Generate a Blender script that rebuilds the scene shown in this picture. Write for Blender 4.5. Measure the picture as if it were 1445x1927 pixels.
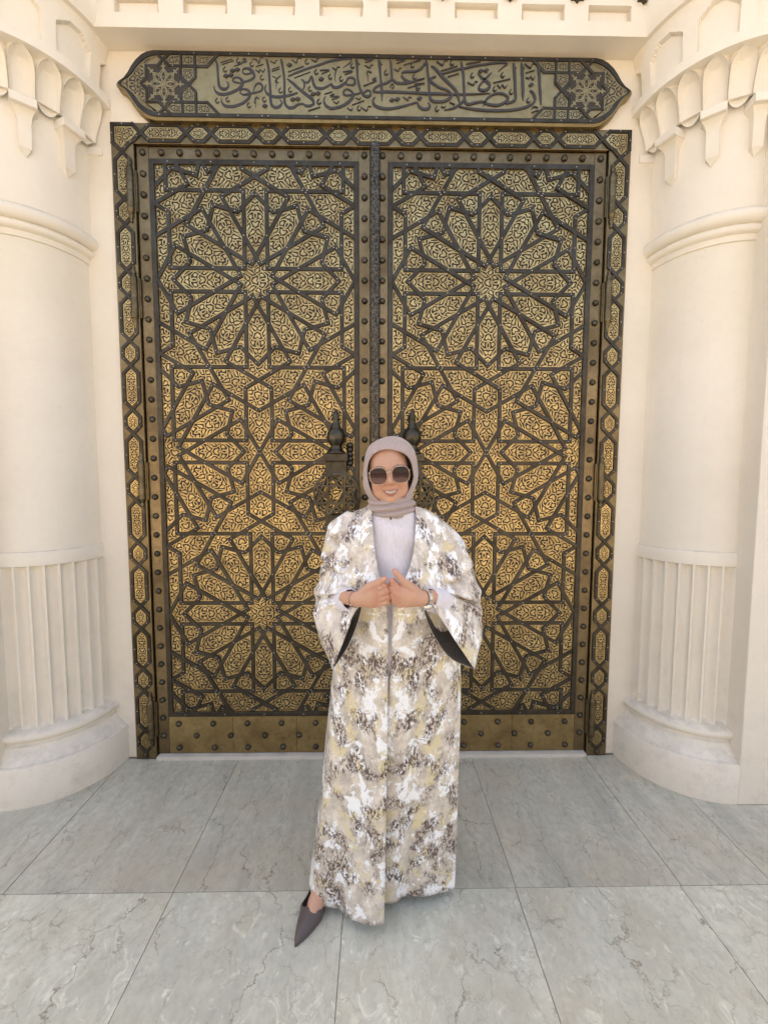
import bpy, bmesh, math, random
import numpy as np
from mathutils import Matrix, Vector

random.seed(7)
PI = math.pi
scene = bpy.context.scene
for o in list(bpy.data.objects):
    bpy.data.objects.remove(o, do_unlink=True)
COL = scene.collection

# ------------------------------------------------------------------ camera
cam_data = bpy.data.cameras.new('camera')
cam_data.sensor_fit = 'VERTICAL'
cam_data.sensor_height = 36.0
cam_data.lens = 800.0 / 1927.0 * 36.0
cam_data.clip_start = 0.05
cam_data.clip_end = 2000.0
cam = bpy.data.objects.new('camera', cam_data)
COL.objects.link(cam)
PITCH, ROLL, YAW = math.radians(4.190), math.radians(0.126), math.radians(0.910)
_f = Vector((math.sin(YAW) * math.cos(PITCH), math.cos(YAW) * math.cos(PITCH), -math.sin(PITCH)))
_r = Vector((math.cos(YAW), -math.sin(YAW), 0.0))
_u = _r.cross(_f)
_R = _r * math.cos(ROLL) + _u * math.sin(ROLL)
_U = _u * math.cos(ROLL) - _r * math.sin(ROLL)
_m = Matrix((_R, _U, -_f)).transposed().to_4x4()
_m.translation = Vector((0.0214, -2.315, 1.56))
cam.matrix_world = _m
scene.camera = cam

# ------------------------------------------------------------------ sky, sun, exposure
SUN_EL, SUN_AZ = math.radians(57.0), math.radians(-14.0)
world = bpy.data.worlds.new('World')
scene.world = world
world.use_nodes = True
_nt = world.node_tree
_nt.nodes.clear()
_sky = _nt.nodes.new('ShaderNodeTexSky')
_sky.sky_type = 'NISHITA'
_sky.sun_disc = False
_sky.sun_elevation = SUN_EL
_sky.sun_rotation = SUN_AZ
_sky.air_density = 1.0
_sky.dust_density = 5.0
_sky.ozone_density = 0.6
_bg = _nt.nodes.new('ShaderNodeBackground')
_bg.inputs['Strength'].default_value = 0.12
_wo = _nt.nodes.new('ShaderNodeOutputWorld')
_wb = _nt.nodes.new('ShaderNodeMix')              # warm white balance of a picture taken in the shade
_wb.data_type = 'RGBA'
_wb.blend_type = 'MULTIPLY'
_wb.inputs[0].default_value = 1.0
_wb.inputs[7].default_value = (1.0, 0.90, 0.78, 1.0)
_nt.links.new(_sky.outputs[0], _wb.inputs[6])
_nt.links.new(_wb.outputs[2], _bg.inputs[0])
_nt.links.new(_bg.outputs[0], _wo.inputs[0])

sun_data = bpy.data.lights.new('sun', 'SUN')
sun_data.energy = 4.0
sun_data.angle = math.radians(0.53)
sun_data.color = (1.0, 0.93, 0.82)
sun = bpy.data.objects.new('sun', sun_data)
COL.objects.link(sun)
# the sun stands behind the building, so the doorway lies in open shade
_d = Vector((-math.sin(SUN_AZ) * math.cos(SUN_EL), -math.cos(SUN_AZ) * math.cos(SUN_EL), -math.sin(SUN_EL)))
sun.rotation_euler = _d.to_track_quat('-Z', 'Y').to_euler()
sun.location = (0, 6, 14)

scene.render.engine = 'CYCLES'
vs = scene.view_settings
vs.view_transform = 'Standard'
vs.look = 'None'
vs.gamma = 1.0
vs.use_curve_mapping = False
vs.exposure = 2.40
scene.cycles.use_denoising = True
scene.cycles.max_bounces = 8
scene.cycles.diffuse_bounces = 4
scene.cycles.glossy_bounces = 4
scene.cycles.sample_clamp_indirect = 6.0

# ------------------------------------------------------------------ helpers
WM = {}          # world matrices of objects that parent others


def link(o, parent=None, world_m=None):
    COL.objects.link(o)
    wm = world_m if world_m is not None else Matrix.Identity(4)
    o.matrix_basis = wm
    if parent is not None:
        o.parent = parent
        o.matrix_parent_inverse = WM[parent.name].inverted()
    WM[o.name] = wm.copy()
    return o


def thing(name, loc, label, cat, group=None, kind=None):
    o = bpy.data.objects.new(name, None)
    o.empty_display_size = 0.1
    link(o, None, Matrix.Translation(Vector(loc)))
    if label:
        o['label'] = label
    if cat:
        o['category'] = cat
    if group:
        o['group'] = group
    if kind:
        o['kind'] = kind
    return o


def mesh_from(name, verts, faces, mat, smooth=False):
    me = bpy.data.meshes.new(name)
    me.from_pydata([tuple(v) for v in verts], [], [tuple(f) for f in faces])
    if mat is not None:
        me.materials.append(mat)
    if smooth:
        me.polygons.foreach_set('use_smooth', [True] * len(me.polygons))
    me.update()
    return me


def add(name, me, parent=None, wm=None):
    return link(bpy.data.objects.new(name, me), parent, wm)


class MB:
    """collects simple shapes in world coordinates"""
    def __init__(self):
        self.v = []
        self.f = []

    def raw(self, v, f):
        n = len(self.v)
        self.v += [tuple(p) for p in v]
        self.f += [tuple(i + n for i in q) for q in f]
        return self

    def box(self, x0, x1, y0, y1, z0, z1, b=0.0):
        if b <= 0:
            v = [(x, y, z) for x in (x0, x1) for y in (y0, y1) for z in (z0, z1)]
            f = [(0, 1, 3, 2), (4, 6, 7, 5), (0, 4, 5, 1), (2, 3, 7, 6), (0, 2, 6, 4), (1, 5, 7, 3)]
            return self.raw(v, f)
        bm = bmesh.new()
        bmesh.ops.create_cube(bm, size=1.0)
        for q in bm.verts:
            q.co = Vector(((x0 + x1) / 2 + q.co.x * (x1 - x0), (y0 + y1) / 2 + q.co.y * (y1 - y0), (z0 + z1) / 2 + q.co.z * (z1 - z0)))
        bmesh.ops.bevel(bm, geom=list(bm.edges), offset=b, segments=2, affect='EDGES', profile=0.6)
        self.bm(bm)
        return self

    def bm(self, bm):
        bm.verts.index_update()
        self.raw([q.co[:] for q in bm.verts], [[q.index for q in p.verts] for p in bm.faces])
        bm.free()
        return self

    def loft(self, rings, closed=True, cap0=False, cap1=False):
        n = len(rings[0])
        base = len(self.v)
        for r in rings:
            self.v += [tuple(p) for p in r]
        for i in range(len(rings) - 1):
            for j in range(n if closed else n - 1):
                k = (j + 1) % n
                self.f.append((base + i * n + j, base + i * n + k, base + (i + 1) * n + k, base + (i + 1) * n + j))
        if cap0:
            self.f.append(tuple(base + j for j in reversed(range(n))))
        if cap1:
            self.f.append(tuple(base + (len(rings) - 1) * n + j for j in range(n)))
        return self

    def lathe(self, c, prof, n=16, axis='z', a0=0.0, a1=2 * PI):
        """prof: (radius, height) pairs round an axis through c"""
        full = abs(a1 - a0 - 2 * PI) < 1e-6
        rings = []
        for r, h in prof:
            ring = []
            for j in range(n if full else n + 1):
                a = a0 + (a1 - a0) * j / n
                ca, sa = math.cos(a) * r, math.sin(a) * r
                if axis == 'z':
                    ring.append((c[0] + ca, c[1] + sa, c[2] + h))
                elif axis == 'y':
                    ring.append((c[0] + ca, c[1] + h, c[2] + sa))
                else:
                    ring.append((c[0] + h, c[1] + ca, c[2] + sa))
            rings.append(ring)
        return self.loft(rings, closed=full)

    def tube(self, pts, rad, n=8):
        pts = [Vector(p) for p in pts]
        rad = rad if isinstance(rad, (list, tuple)) else [rad] * len(pts)
        rings = []
        up = None
        for i, p in enumerate(pts):
            t = (pts[min(i + 1, len(pts) - 1)] - pts[max(i - 1, 0)]).normalized()
            if up is None:
                up = Vector((0, 0, 1)) if abs(t.z) < 0.9 else Vector((1, 0, 0))
            s = t.cross(up).normalized()
            up = s.cross(t).normalized()
            rings.append([p + (s * math.cos(2 * PI * j / n) + up * math.sin(2 * PI * j / n)) * rad[i] for j in range(n)])
        return self.loft(rings, True, True, True)

    def prism(self, poly, y0, y1):
        """poly in (x, z), front face at y0, back at y1"""
        n = len(poly)
        b = len(self.v)
        self.v += [(p[0], y0, p[1]) for p in poly] + [(p[0], y1, p[1]) for p in poly]
        self.f.append(tuple(b + i for i in range(n)))
        self.f.append(tuple(b + n + i for i in reversed(range(n))))
        for i in range(n):
            j = (i + 1) % n
            self.f.append((b + j, b + i, b + n + i, b + n + j))
        return self

    def build(self, name, mat, parent=None, smooth=False, fix=True, auto=None):
        me = mesh_from(name, self.v, self.f, mat, smooth or auto is not None)
        if fix:
            bm = bmesh.new()
            bm.from_mesh(me)
            bmesh.ops.recalc_face_normals(bm, faces=bm.faces)
            if auto is not None:
                for e in bm.edges:
                    if len(e.link_faces) == 2 and e.calc_face_angle(0) > auto:
                        e.smooth = False
            bm.to_mesh(me)
            bm.free()
        return add(name, me, parent)


def catmull(P, n, closed=False):
    """resample a list of numpy points (any dimension) with a Catmull-Rom curve"""
    P = np.asarray(P, float)
    m = len(P)
    seg = m if closed else m - 1
    out = []
    for t in np.linspace(0, seg, n, endpoint=not closed):
        i = min(int(t), seg - 1)
        u = t - i
        if closed:
            a, b, c, d = P[(i - 1) % m], P[i % m], P[(i + 1) % m], P[(i + 2) % m]
        else:
            b, c = P[i], P[i + 1]
            a = P[i - 1] if i > 0 else 2 * b - c
            d = P[i + 2] if i + 2 < m else 2 * c - b
        out.append(0.5 * (2 * b + (c - a) * u + (2 * a - 5 * b + 4 * c - d) * u * u + (3 * b - a - 3 * c + d) * u ** 3))
    return np.array(out)


# ------------------------------------------------------------------ material kit
def new_mat(name):
    m = bpy.data.materials.new(name)
    m.use_nodes = True
    nt = m.node_tree
    return m, nt, nt.nodes['Principled BSDF']


def nd(nt, typ, **kw):
    n = nt.nodes.new(typ)
    for k, v in kw.items():
        if k.startswith('i_'):
            key = k[2:].replace('_', ' ')
            n.inputs[key].default_value = v
        else:
            setattr(n, k, v)
    return n


def lk(nt, a, b):
    nt.links.new(a, b)


def coords(nt, kind='POS', scale=(1, 1, 1), loc=(0, 0, 0)):
    if kind == 'POS':
        g = nd(nt, 'ShaderNodeNewGeometry').outputs['Position']
    else:
        g = nd(nt, 'ShaderNodeTexCoord').outputs[kind]
    mp = nd(nt, 'ShaderNodeMapping')
    mp.inputs['Scale'].default_value = scale
    mp.inputs['Location'].default_value = loc
    lk(nt, g, mp.inputs[0])
    return mp.outputs[0]


def noise(nt, co, scale, detail=4, rough=0.55, dist=0.0):
    n = nd(nt, 'ShaderNodeTexNoise')
    n.inputs['Scale'].default_value = scale
    n.inputs['Detail'].default_value = detail
    n.inputs['Roughness'].default_value = rough
    n.inputs['Distortion'].default_value = dist
    lk(nt, co, n.inputs['Vector'])
    return n.outputs[0]


def ramp(nt, fac, stops, mode='LINEAR'):
    r = nd(nt, 'ShaderNodeValToRGB')
    r.color_ramp.interpolation = mode
    e = r.color_ramp.elements
    while len(e) < len(stops):
        e.new(0.5)
    for q, (p, c) in zip(e, stops):
        q.position = p
        q.color = (*c, 1.0) if len(c) == 3 else c
    lk(nt, fac, r.inputs[0])
    return r.outputs[0]


def grey(nt, fac, a, b, p0=0.0, p1=1.0):
    return ramp(nt, fac, [(p0, (a, a, a)), (p1, (b, b, b))])


def mixc(nt, fac, a, b, mode='MIX'):
    m = nd(nt, 'ShaderNodeMix', data_type='RGBA', blend_type=mode)
    for sock, v in ((m.inputs[0], fac), (m.inputs[6], a), (m.inputs[7], b)):
        if isinstance(v, (int, float)):
            sock.default_value = v
        elif isinstance(v, tuple):
            sock.default_value = (*v, 1.0)
        else:
            lk(nt, v, sock)
    return m.outputs[2]


def bump(nt, bsdf, h, strength=0.3, dist=0.01):
    b = nd(nt, 'ShaderNodeBump')
    b.inputs['Strength'].default_value = strength
    b.inputs['Distance'].default_value = dist
    lk(nt, h, b.inputs['Height'])
    lk(nt, b.outputs[0], bsdf.inputs['Normal'])


def make_plaster(name, col, stain=0.25):
    m, nt, b = new_mat(name)
    co = coords(nt)
    n1 = noise(nt, co, 2.3, 5, 0.6)
    n2 = noise(nt, co, 26, 5, 0.65)
    c = mixc(nt, grey(nt, n1, 0, 0.8, 0.35, 0.75), col, tuple(x * y for x, y in zip(col, (0.90, 0.885, 0.865))))
    c = mixc(nt, grey(nt, n2, 0, 0.35, 0.5, 0.75), c, tuple(x * 0.88 for x in col))
    # grime and scuffs gather low on the plaster, in patches of their own
    sep = nd(nt, 'ShaderNodeSeparateXYZ')
    lk(nt, nd(nt, 'ShaderNodeNewGeometry').outputs['Position'], sep.inputs[0])
    low = nd(nt, 'ShaderNodeMapRange')
    low.inputs[1].default_value = 0.9
    low.inputs[2].default_value = 0.0
    lk(nt, sep.outputs[2], low.inputs[0])
    pat = grey(nt, noise(nt, co, 9, 8, 0.75, 0.0), 0, 0.8, 0.5, 0.8)
    mul = nd(nt, 'ShaderNodeMath', operation='MULTIPLY')
    lk(nt, low.outputs[0], mul.inputs[0])
    lk(nt, pat, mul.inputs[1])
    mul2 = nd(nt, 'ShaderNodeMath', operation='MULTIPLY')
    lk(nt, mul.outputs[0], mul2.inputs[0])
    mul2.inputs[1].default_value = stain * 2.6
    c = mixc(nt, mul2.outputs[0], c, (0.40, 0.36, 0.31))
    streak = grey(nt, noise(nt, coords(nt, scale=(14, 14, 0.5)), 1.4, 5, 0.6), 0, 0.22, 0.58, 0.8)
    c = mixc(nt, streak, c, tuple(x * 0.82 for x in col))
    # dust and weathering on ledges that face up
    sepn = nd(nt, 'ShaderNodeSeparateXYZ')
    lk(nt, nd(nt, 'ShaderNodeNewGeometry').outputs['Normal'], sepn.inputs[0])
    led = nd(nt, 'ShaderNodeMath', operation='MULTIPLY')
    lk(nt, grey(nt, sepn.outputs[2], 0, 1, 0.25, 0.7), led.inputs[0])
    lk(nt, grey(nt, noise(nt, co, 13, 7, 0.7), 0.08, 0.6, 0.4, 0.65), led.inputs[1])
    c = mixc(nt, led.outputs[0], c, (0.47, 0.425, 0.36))
    specks = grey(nt, noise(nt, co, 95, 2, 0.5), 0, 0.5, 0.74, 0.8)
    c = mixc(nt, specks, c, (0.42, 0.36, 0.3))
    lk(nt, c, b.inputs['Base Color'])
    b.inputs['Roughness'].default_value = 0.72
    bump(nt, b, noise(nt, co, 45, 6, 0.7), 0.22, 0.004)
    return m


def make_brass(name, c0, c1, r0, r1, scale=7.0, grain=(1, 1, 1)):
    m, nt, b = new_mat(name)
    co = coords(nt)
    n1 = noise(nt, co, scale, 6, 0.65, 0.4)
    n2 = noise(nt, coords(nt, scale=grain), 34, 4, 0.6)
    c = mixc(nt, grey(nt, n1, 0, 1, 0.36, 0.68), c0, c1)
    c = mixc(nt, grey(nt, n2, 0, 0.45, 0.45, 0.75), c, tuple(x * 0.62 for x in c1))
    lk(nt, c, b.inputs['Base Color'])
    b.inputs['Metallic'].default_value = 1.0
    lk(nt, grey(nt, n1, r0, r1, 0.3, 0.75), b.inputs['Roughness'])
    bump(nt, b, n2, 0.12, 0.002)
    return m


M = {}
M['plaster'] = make_plaster('cream_plaster', (0.80, 0.725, 0.605))
M['plaster_column'] = make_plaster('column_plaster', (0.82, 0.75, 0.635), 0.3)
M['brass'] = make_brass('pierced_brass', (0.64, 0.475, 0.215), (0.38, 0.27, 0.12), 0.29, 0.50)
M['brass_rail'] = make_brass('aged_brass_sheet', (0.27, 0.20, 0.11), (0.15, 0.11, 0.06), 0.34, 0.56, 3.2)
M['brass_kick'] = make_brass('worn_kick_brass', (0.44, 0.325, 0.15), (0.24, 0.17, 0.08), 0.32, 0.52, 4.2)
M['brass_frame'] = make_brass('frame_brass', (0.27, 0.205, 0.11), (0.16, 0.12, 0.065), 0.36, 0.55, 5.0)
M['brass_sign'] = make_brass('sign_brass', (0.42, 0.325, 0.165), (0.29, 0.22, 0.11), 0.34, 0.54, 2.4)
M['strap'] = make_brass('blackened_strap', (0.092, 0.080, 0.064), (0.056, 0.047, 0.036), 0.36, 0.55, 6.0)
M['bronze'] = make_brass('dark_bronze', (0.11, 0.096, 0.072), (0.065, 0.055, 0.04), 0.32, 0.5, 9.0)
M['hinge'] = make_brass('hinge_bronze', (0.20, 0.16, 0.095), (0.11, 0.085, 0.05), 0.34, 0.5, 12.0)
M['rivet'] = make_brass('steel_rivet', (0.62, 0.60, 0.55), (0.5, 0.47, 0.42), 0.3, 0.4, 30.0)


def plain(name, col, rough=0.6, metal=0.0):
    m, nt, b = new_mat(name)
    co = coords(nt)
    n = noise(nt, co, 18, 4, 0.6)
    lk(nt, mixc(nt, grey(nt, n, 0, 1, 0.3, 0.7), col, tuple(x * 0.8 for x in col)), b.inputs['Base Color'])
    b.inputs['Roughness'].default_value = rough
    b.inputs['Metallic'].default_value = metal
    return m


M['backing'] = plain('dark_backing', (0.035, 0.026, 0.020), 0.7)
M['dark'] = plain('dark_interior', (0.01, 0.009, 0.008), 0.9)
# ------------------------------------------------------------------ ground and marble floor
def make_marble(name, base, dark, streak, vein, vs_, flecks):
    m, nt, b = new_mat(name)
    oi = nd(nt, 'ShaderNodeObjectInfo')
    comb = nd(nt, 'ShaderNodeCombineXYZ')
    mr = nd(nt, 'ShaderNodeMath', operation='MULTIPLY')
    mr.inputs[1].default_value = 37.0
    lk(nt, oi.outputs['Random'], mr.inputs[0])
    for k in range(3):
        lk(nt, mr.outputs[0], comb.inputs[k])
    pos = nd(nt, 'ShaderNodeNewGeometry').outputs['Position']
    ad = nd(nt, 'ShaderNodeVectorMath', operation='ADD')
    lk(nt, pos, ad.inputs[0])
    lk(nt, comb.outputs[0], ad.inputs[1])

    def mp(s, rot=0.0):
        q = nd(nt, 'ShaderNodeMapping')
        q.inputs['Scale'].default_value = s
        q.inputs['Rotation'].default_value = (0, 0, rot)
        lk(nt, ad.outputs[0], q.inputs[0])
        return q.outputs[0]
    cloud = noise(nt, mp(streak, 0.12), 3.2, 7, 0.62, 0.35)
    c = mixc(nt, grey(nt, cloud, 0, 1, 0.34, 0.68), base, dark)
    fine = noise(nt, mp((1, 0.7, 1)), 38, 6, 0.68)
    c = mixc(nt, grey(nt, fine, 0, 0.62, 0.42, 0.70), c, tuple(x * 0.82 for x in dark))
    fl = noise(nt, mp((1.0, 0.75, 1), 0.5), 15, 7, 0.7, 1.3)
    c = mixc(nt, grey(nt, fl, 0, flecks, 0.56, 0.70), c, tuple(min(1, x * 1.35) for x in base))
    warm = noise(nt, mp((1, 1, 1)), 5, 3, 0.5)
    c = mixc(nt, grey(nt, warm, 0, 0.40, 0.45, 0.72), c, (0.50, 0.43, 0.31))
    # thin crooked veins
    wob = nd(nt, 'ShaderNodeTexNoise')
    wob.inputs['Scale'].default_value = 7.0
    wob.inputs['Detail'].default_value = 6
    wob.inputs['Roughness'].default_value = 0.65
    lk(nt, mp((1, 1, 1)), wob.inputs['Vector'])
    off = nd(nt, 'ShaderNodeVectorMath', operation='MULTIPLY_ADD')
    lk(nt, wob.outputs['Color'], off.inputs[0])
    off.inputs[1].default_value = (0.30, 0.30, 0.0)
    lk(nt, mp(vs_, 0.10), off.inputs[2])
    ve = None
    for sc, w, amt in ((2.3, 0.011, 0.85), (5.2, 0.009, 0.5), (9.5, 0.006, 0.35)):
        vo = nd(nt, 'ShaderNodeTexVoronoi', feature='DISTANCE_TO_EDGE', voronoi_dimensions='2D')
        vo.inputs['Scale'].default_value = sc
        lk(nt, off.outputs[0], vo.inputs['Vector'])
        g = grey(nt, vo.outputs['Distance'], amt, 0.0, 0.0, w * sc * 0.55)
        brk = grey(nt, noise(nt, mp((1, 1, 1)), 4.0 + sc, 3, 0.5), 0, 1, 0.42, 0.6)
        mm = nd(nt, 'ShaderNodeMath', operation='MULTIPLY')
        lk(nt, g, mm.inputs[0])
        lk(nt, brk, mm.inputs[1])
        c = mixc(nt, mm.outputs[0], c, vein)
    lk(nt, c, b.inputs['Base Color'])
    lk(nt, grey(nt, fine, 0.30, 0.48, 0.3, 0.75), b.inputs['Roughness'])
    b.inputs['Specular IOR Level'].default_value = 0.45
    bump(nt, b, fine, 0.08, 0.002)
    return m


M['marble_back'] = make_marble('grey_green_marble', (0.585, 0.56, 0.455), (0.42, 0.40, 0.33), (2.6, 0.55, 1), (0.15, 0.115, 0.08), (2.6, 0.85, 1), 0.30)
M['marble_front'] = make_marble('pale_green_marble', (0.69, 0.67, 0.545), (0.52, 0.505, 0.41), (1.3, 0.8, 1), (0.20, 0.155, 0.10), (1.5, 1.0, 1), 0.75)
M['joint'] = plain('joint_mortar', (0.34, 0.30, 0.235), 0.9)
M['paving'] = plain('plaza_paving', (0.36, 0.33, 0.28), 0.8)

ground = MB().raw([(-400, -400, -0.03), (400, -400, -0.03), (400, 400, -0.03), (-400, 400, -0.03)], [(0, 1, 2, 3)]).build('ground', M['paving'])
ground['kind'] = 'structure'

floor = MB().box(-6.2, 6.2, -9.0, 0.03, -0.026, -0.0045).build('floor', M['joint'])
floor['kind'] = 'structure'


def tile(x0, x1, y0, y1, mat):
    g = 0.0013
    dz = random.uniform(-0.0012, 0.0)
    MB().box(x0 + g, x1 - g, y0 + g, y1 - g, -0.02, dz, 0.0012).build('floor_tile', mat, floor)


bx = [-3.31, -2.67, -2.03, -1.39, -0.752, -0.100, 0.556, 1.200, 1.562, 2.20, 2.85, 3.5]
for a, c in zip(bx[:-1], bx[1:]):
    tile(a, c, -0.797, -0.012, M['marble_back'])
fx = [-3.35, -2.70, -2.05, -1.40, -0.751, -0.100, 0.552, 1.192, 1.84, 2.49, 3.14, 3.79]
for row in range(6):
    y1 = -0.797 - row * 0.80
    for a, c in zip(fx[:-1], fx[1:]):
        tile(a, c, y1 - 0.80, y1, M['marble_front'])

# ------------------------------------------------------------------ the portal wall
CX = 1.765            # axis of the engaged columns
WALL_TOP = 9.0
wall = thing('portal_wall', (0, 0.2, 0), 'cream plastered portal wall around the tall bronze double door', 'wall')
for s in (-1, 1):
    x0, x1 = sorted((s * 1.3285, s * (CX + 0.02)))
    MB().box(x0, x1, 0.0, 0.5, 0.0, 3.9, 0.004).build('jamb', M['plaster'], wall)
    x0, x1 = sorted((s * CX, s * 7.0))
    MB().box(x0, x1, -0.395, 0.5, 0.0, WALL_TOP, 0.006).build('side_wall', M['plaster'], wall)
MB().box(-1.3285, 1.3285, 0.0, 0.5, 3.364, 3.9, 0.0).build('head_wall', M['plaster'], wall)
MB().box(-1.76, 1.76, -0.02, 0.5, 4.30, WALL_TOP, 0.0).build('upper_wall', M['plaster'], wall)
MB().box(-7.0, 7.0, 0.5, 5.0, 0.0, WALL_TOP, 0.0).build('rear_mass', M['plaster'], wall)

# the lintel beam with its row of sunk coffers and the dark star bosses above them
LY = -0.116
CZ0, CZ1, CH = 3.771, 3.842, 0.104
edges = [0.009 + (k + 0.5) * 0.3225 for k in range(-6, 6)]
edges = [e for e in edges if abs(e) < 1.7]
lin = MB()
lin.box(-1.76, 1.76, LY, 0.1, 3.705, CZ0)
lin.box(-1.76, 1.76, LY + 0.030, 0.1, CZ0, CZ1)
lin.box(-1.76, 1.76, LY, 0.1, CZ1, 4.30)
cuts = [-1.76] + [v for e in edges for v in (e - CH, e + CH)] + [1.76]
for l, r in zip(cuts[0::2], cuts[1::2]):
    if r - l > 0.01:
        lin.box(l, r, LY, LY + 0.031, CZ0, CZ1)
lintel = lin.build('lintel', M['plaster'], wall)
bmw = bmesh.new()
bmw.from_mesh(lintel.data)
bmesh.ops.remove_doubles(bmw, verts=bmw.verts, dist=1e-5)
bmw.to_mesh(lintel.data)
bmw.free()
for e in edges:
    MB().box(e - CH + 0.012, e + CH - 0.012, LY + 0.022, LY + 0.034, CZ0 + 0.010, CZ1 - 0.010, 0.004).build('coffer_panel', M['plaster'], lintel)
for e in edges[:-1]:
    star = []
    for k in range(16):
        r = 0.044 if k % 2 == 0 else 0.033
        star.append((e + 0.16125 + r * math.cos(k * PI / 8), 3.889 + r * math.sin(k * PI / 8)))
    MB().prism(star, LY - 0.016, LY + 0.004).build('star_boss', M['bronze'], lintel)

# threshold strip
MB().box(-1.21, 1.21, -0.028, 0.03, -0.01, 0.016, 0.004).build('threshold', make_plaster('threshold_stone', (0.62, 0.57, 0.49), 0.4), wall)


# ------------------------------------------------------------------ engaged quarter columns with stalactite capitals
def polar(sx, r, deg, z):
    """deg 180 = against the door wall, 270 = towards the square"""
    a = math.radians(deg)
    return (sx * (CX + r * math.cos(a)), r * math.sin(a), z)


def revolve(sx, prof, a0=174.0, a1=276.0, n=44):
    return [[polar(sx, r, a0 + (a1 - a0) * j / n, z) for j in range(n + 1)] for r, z in prof]


def arc(cr, cz, r, a0, a1, n=7):
    return [(cr + r * math.cos(math.radians(a0 + (a1 - a0) * i / n)), cz + r * math.sin(math.radians(a0 + (a1 - a0) * i / n))) for i in range(n + 1)]


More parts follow.
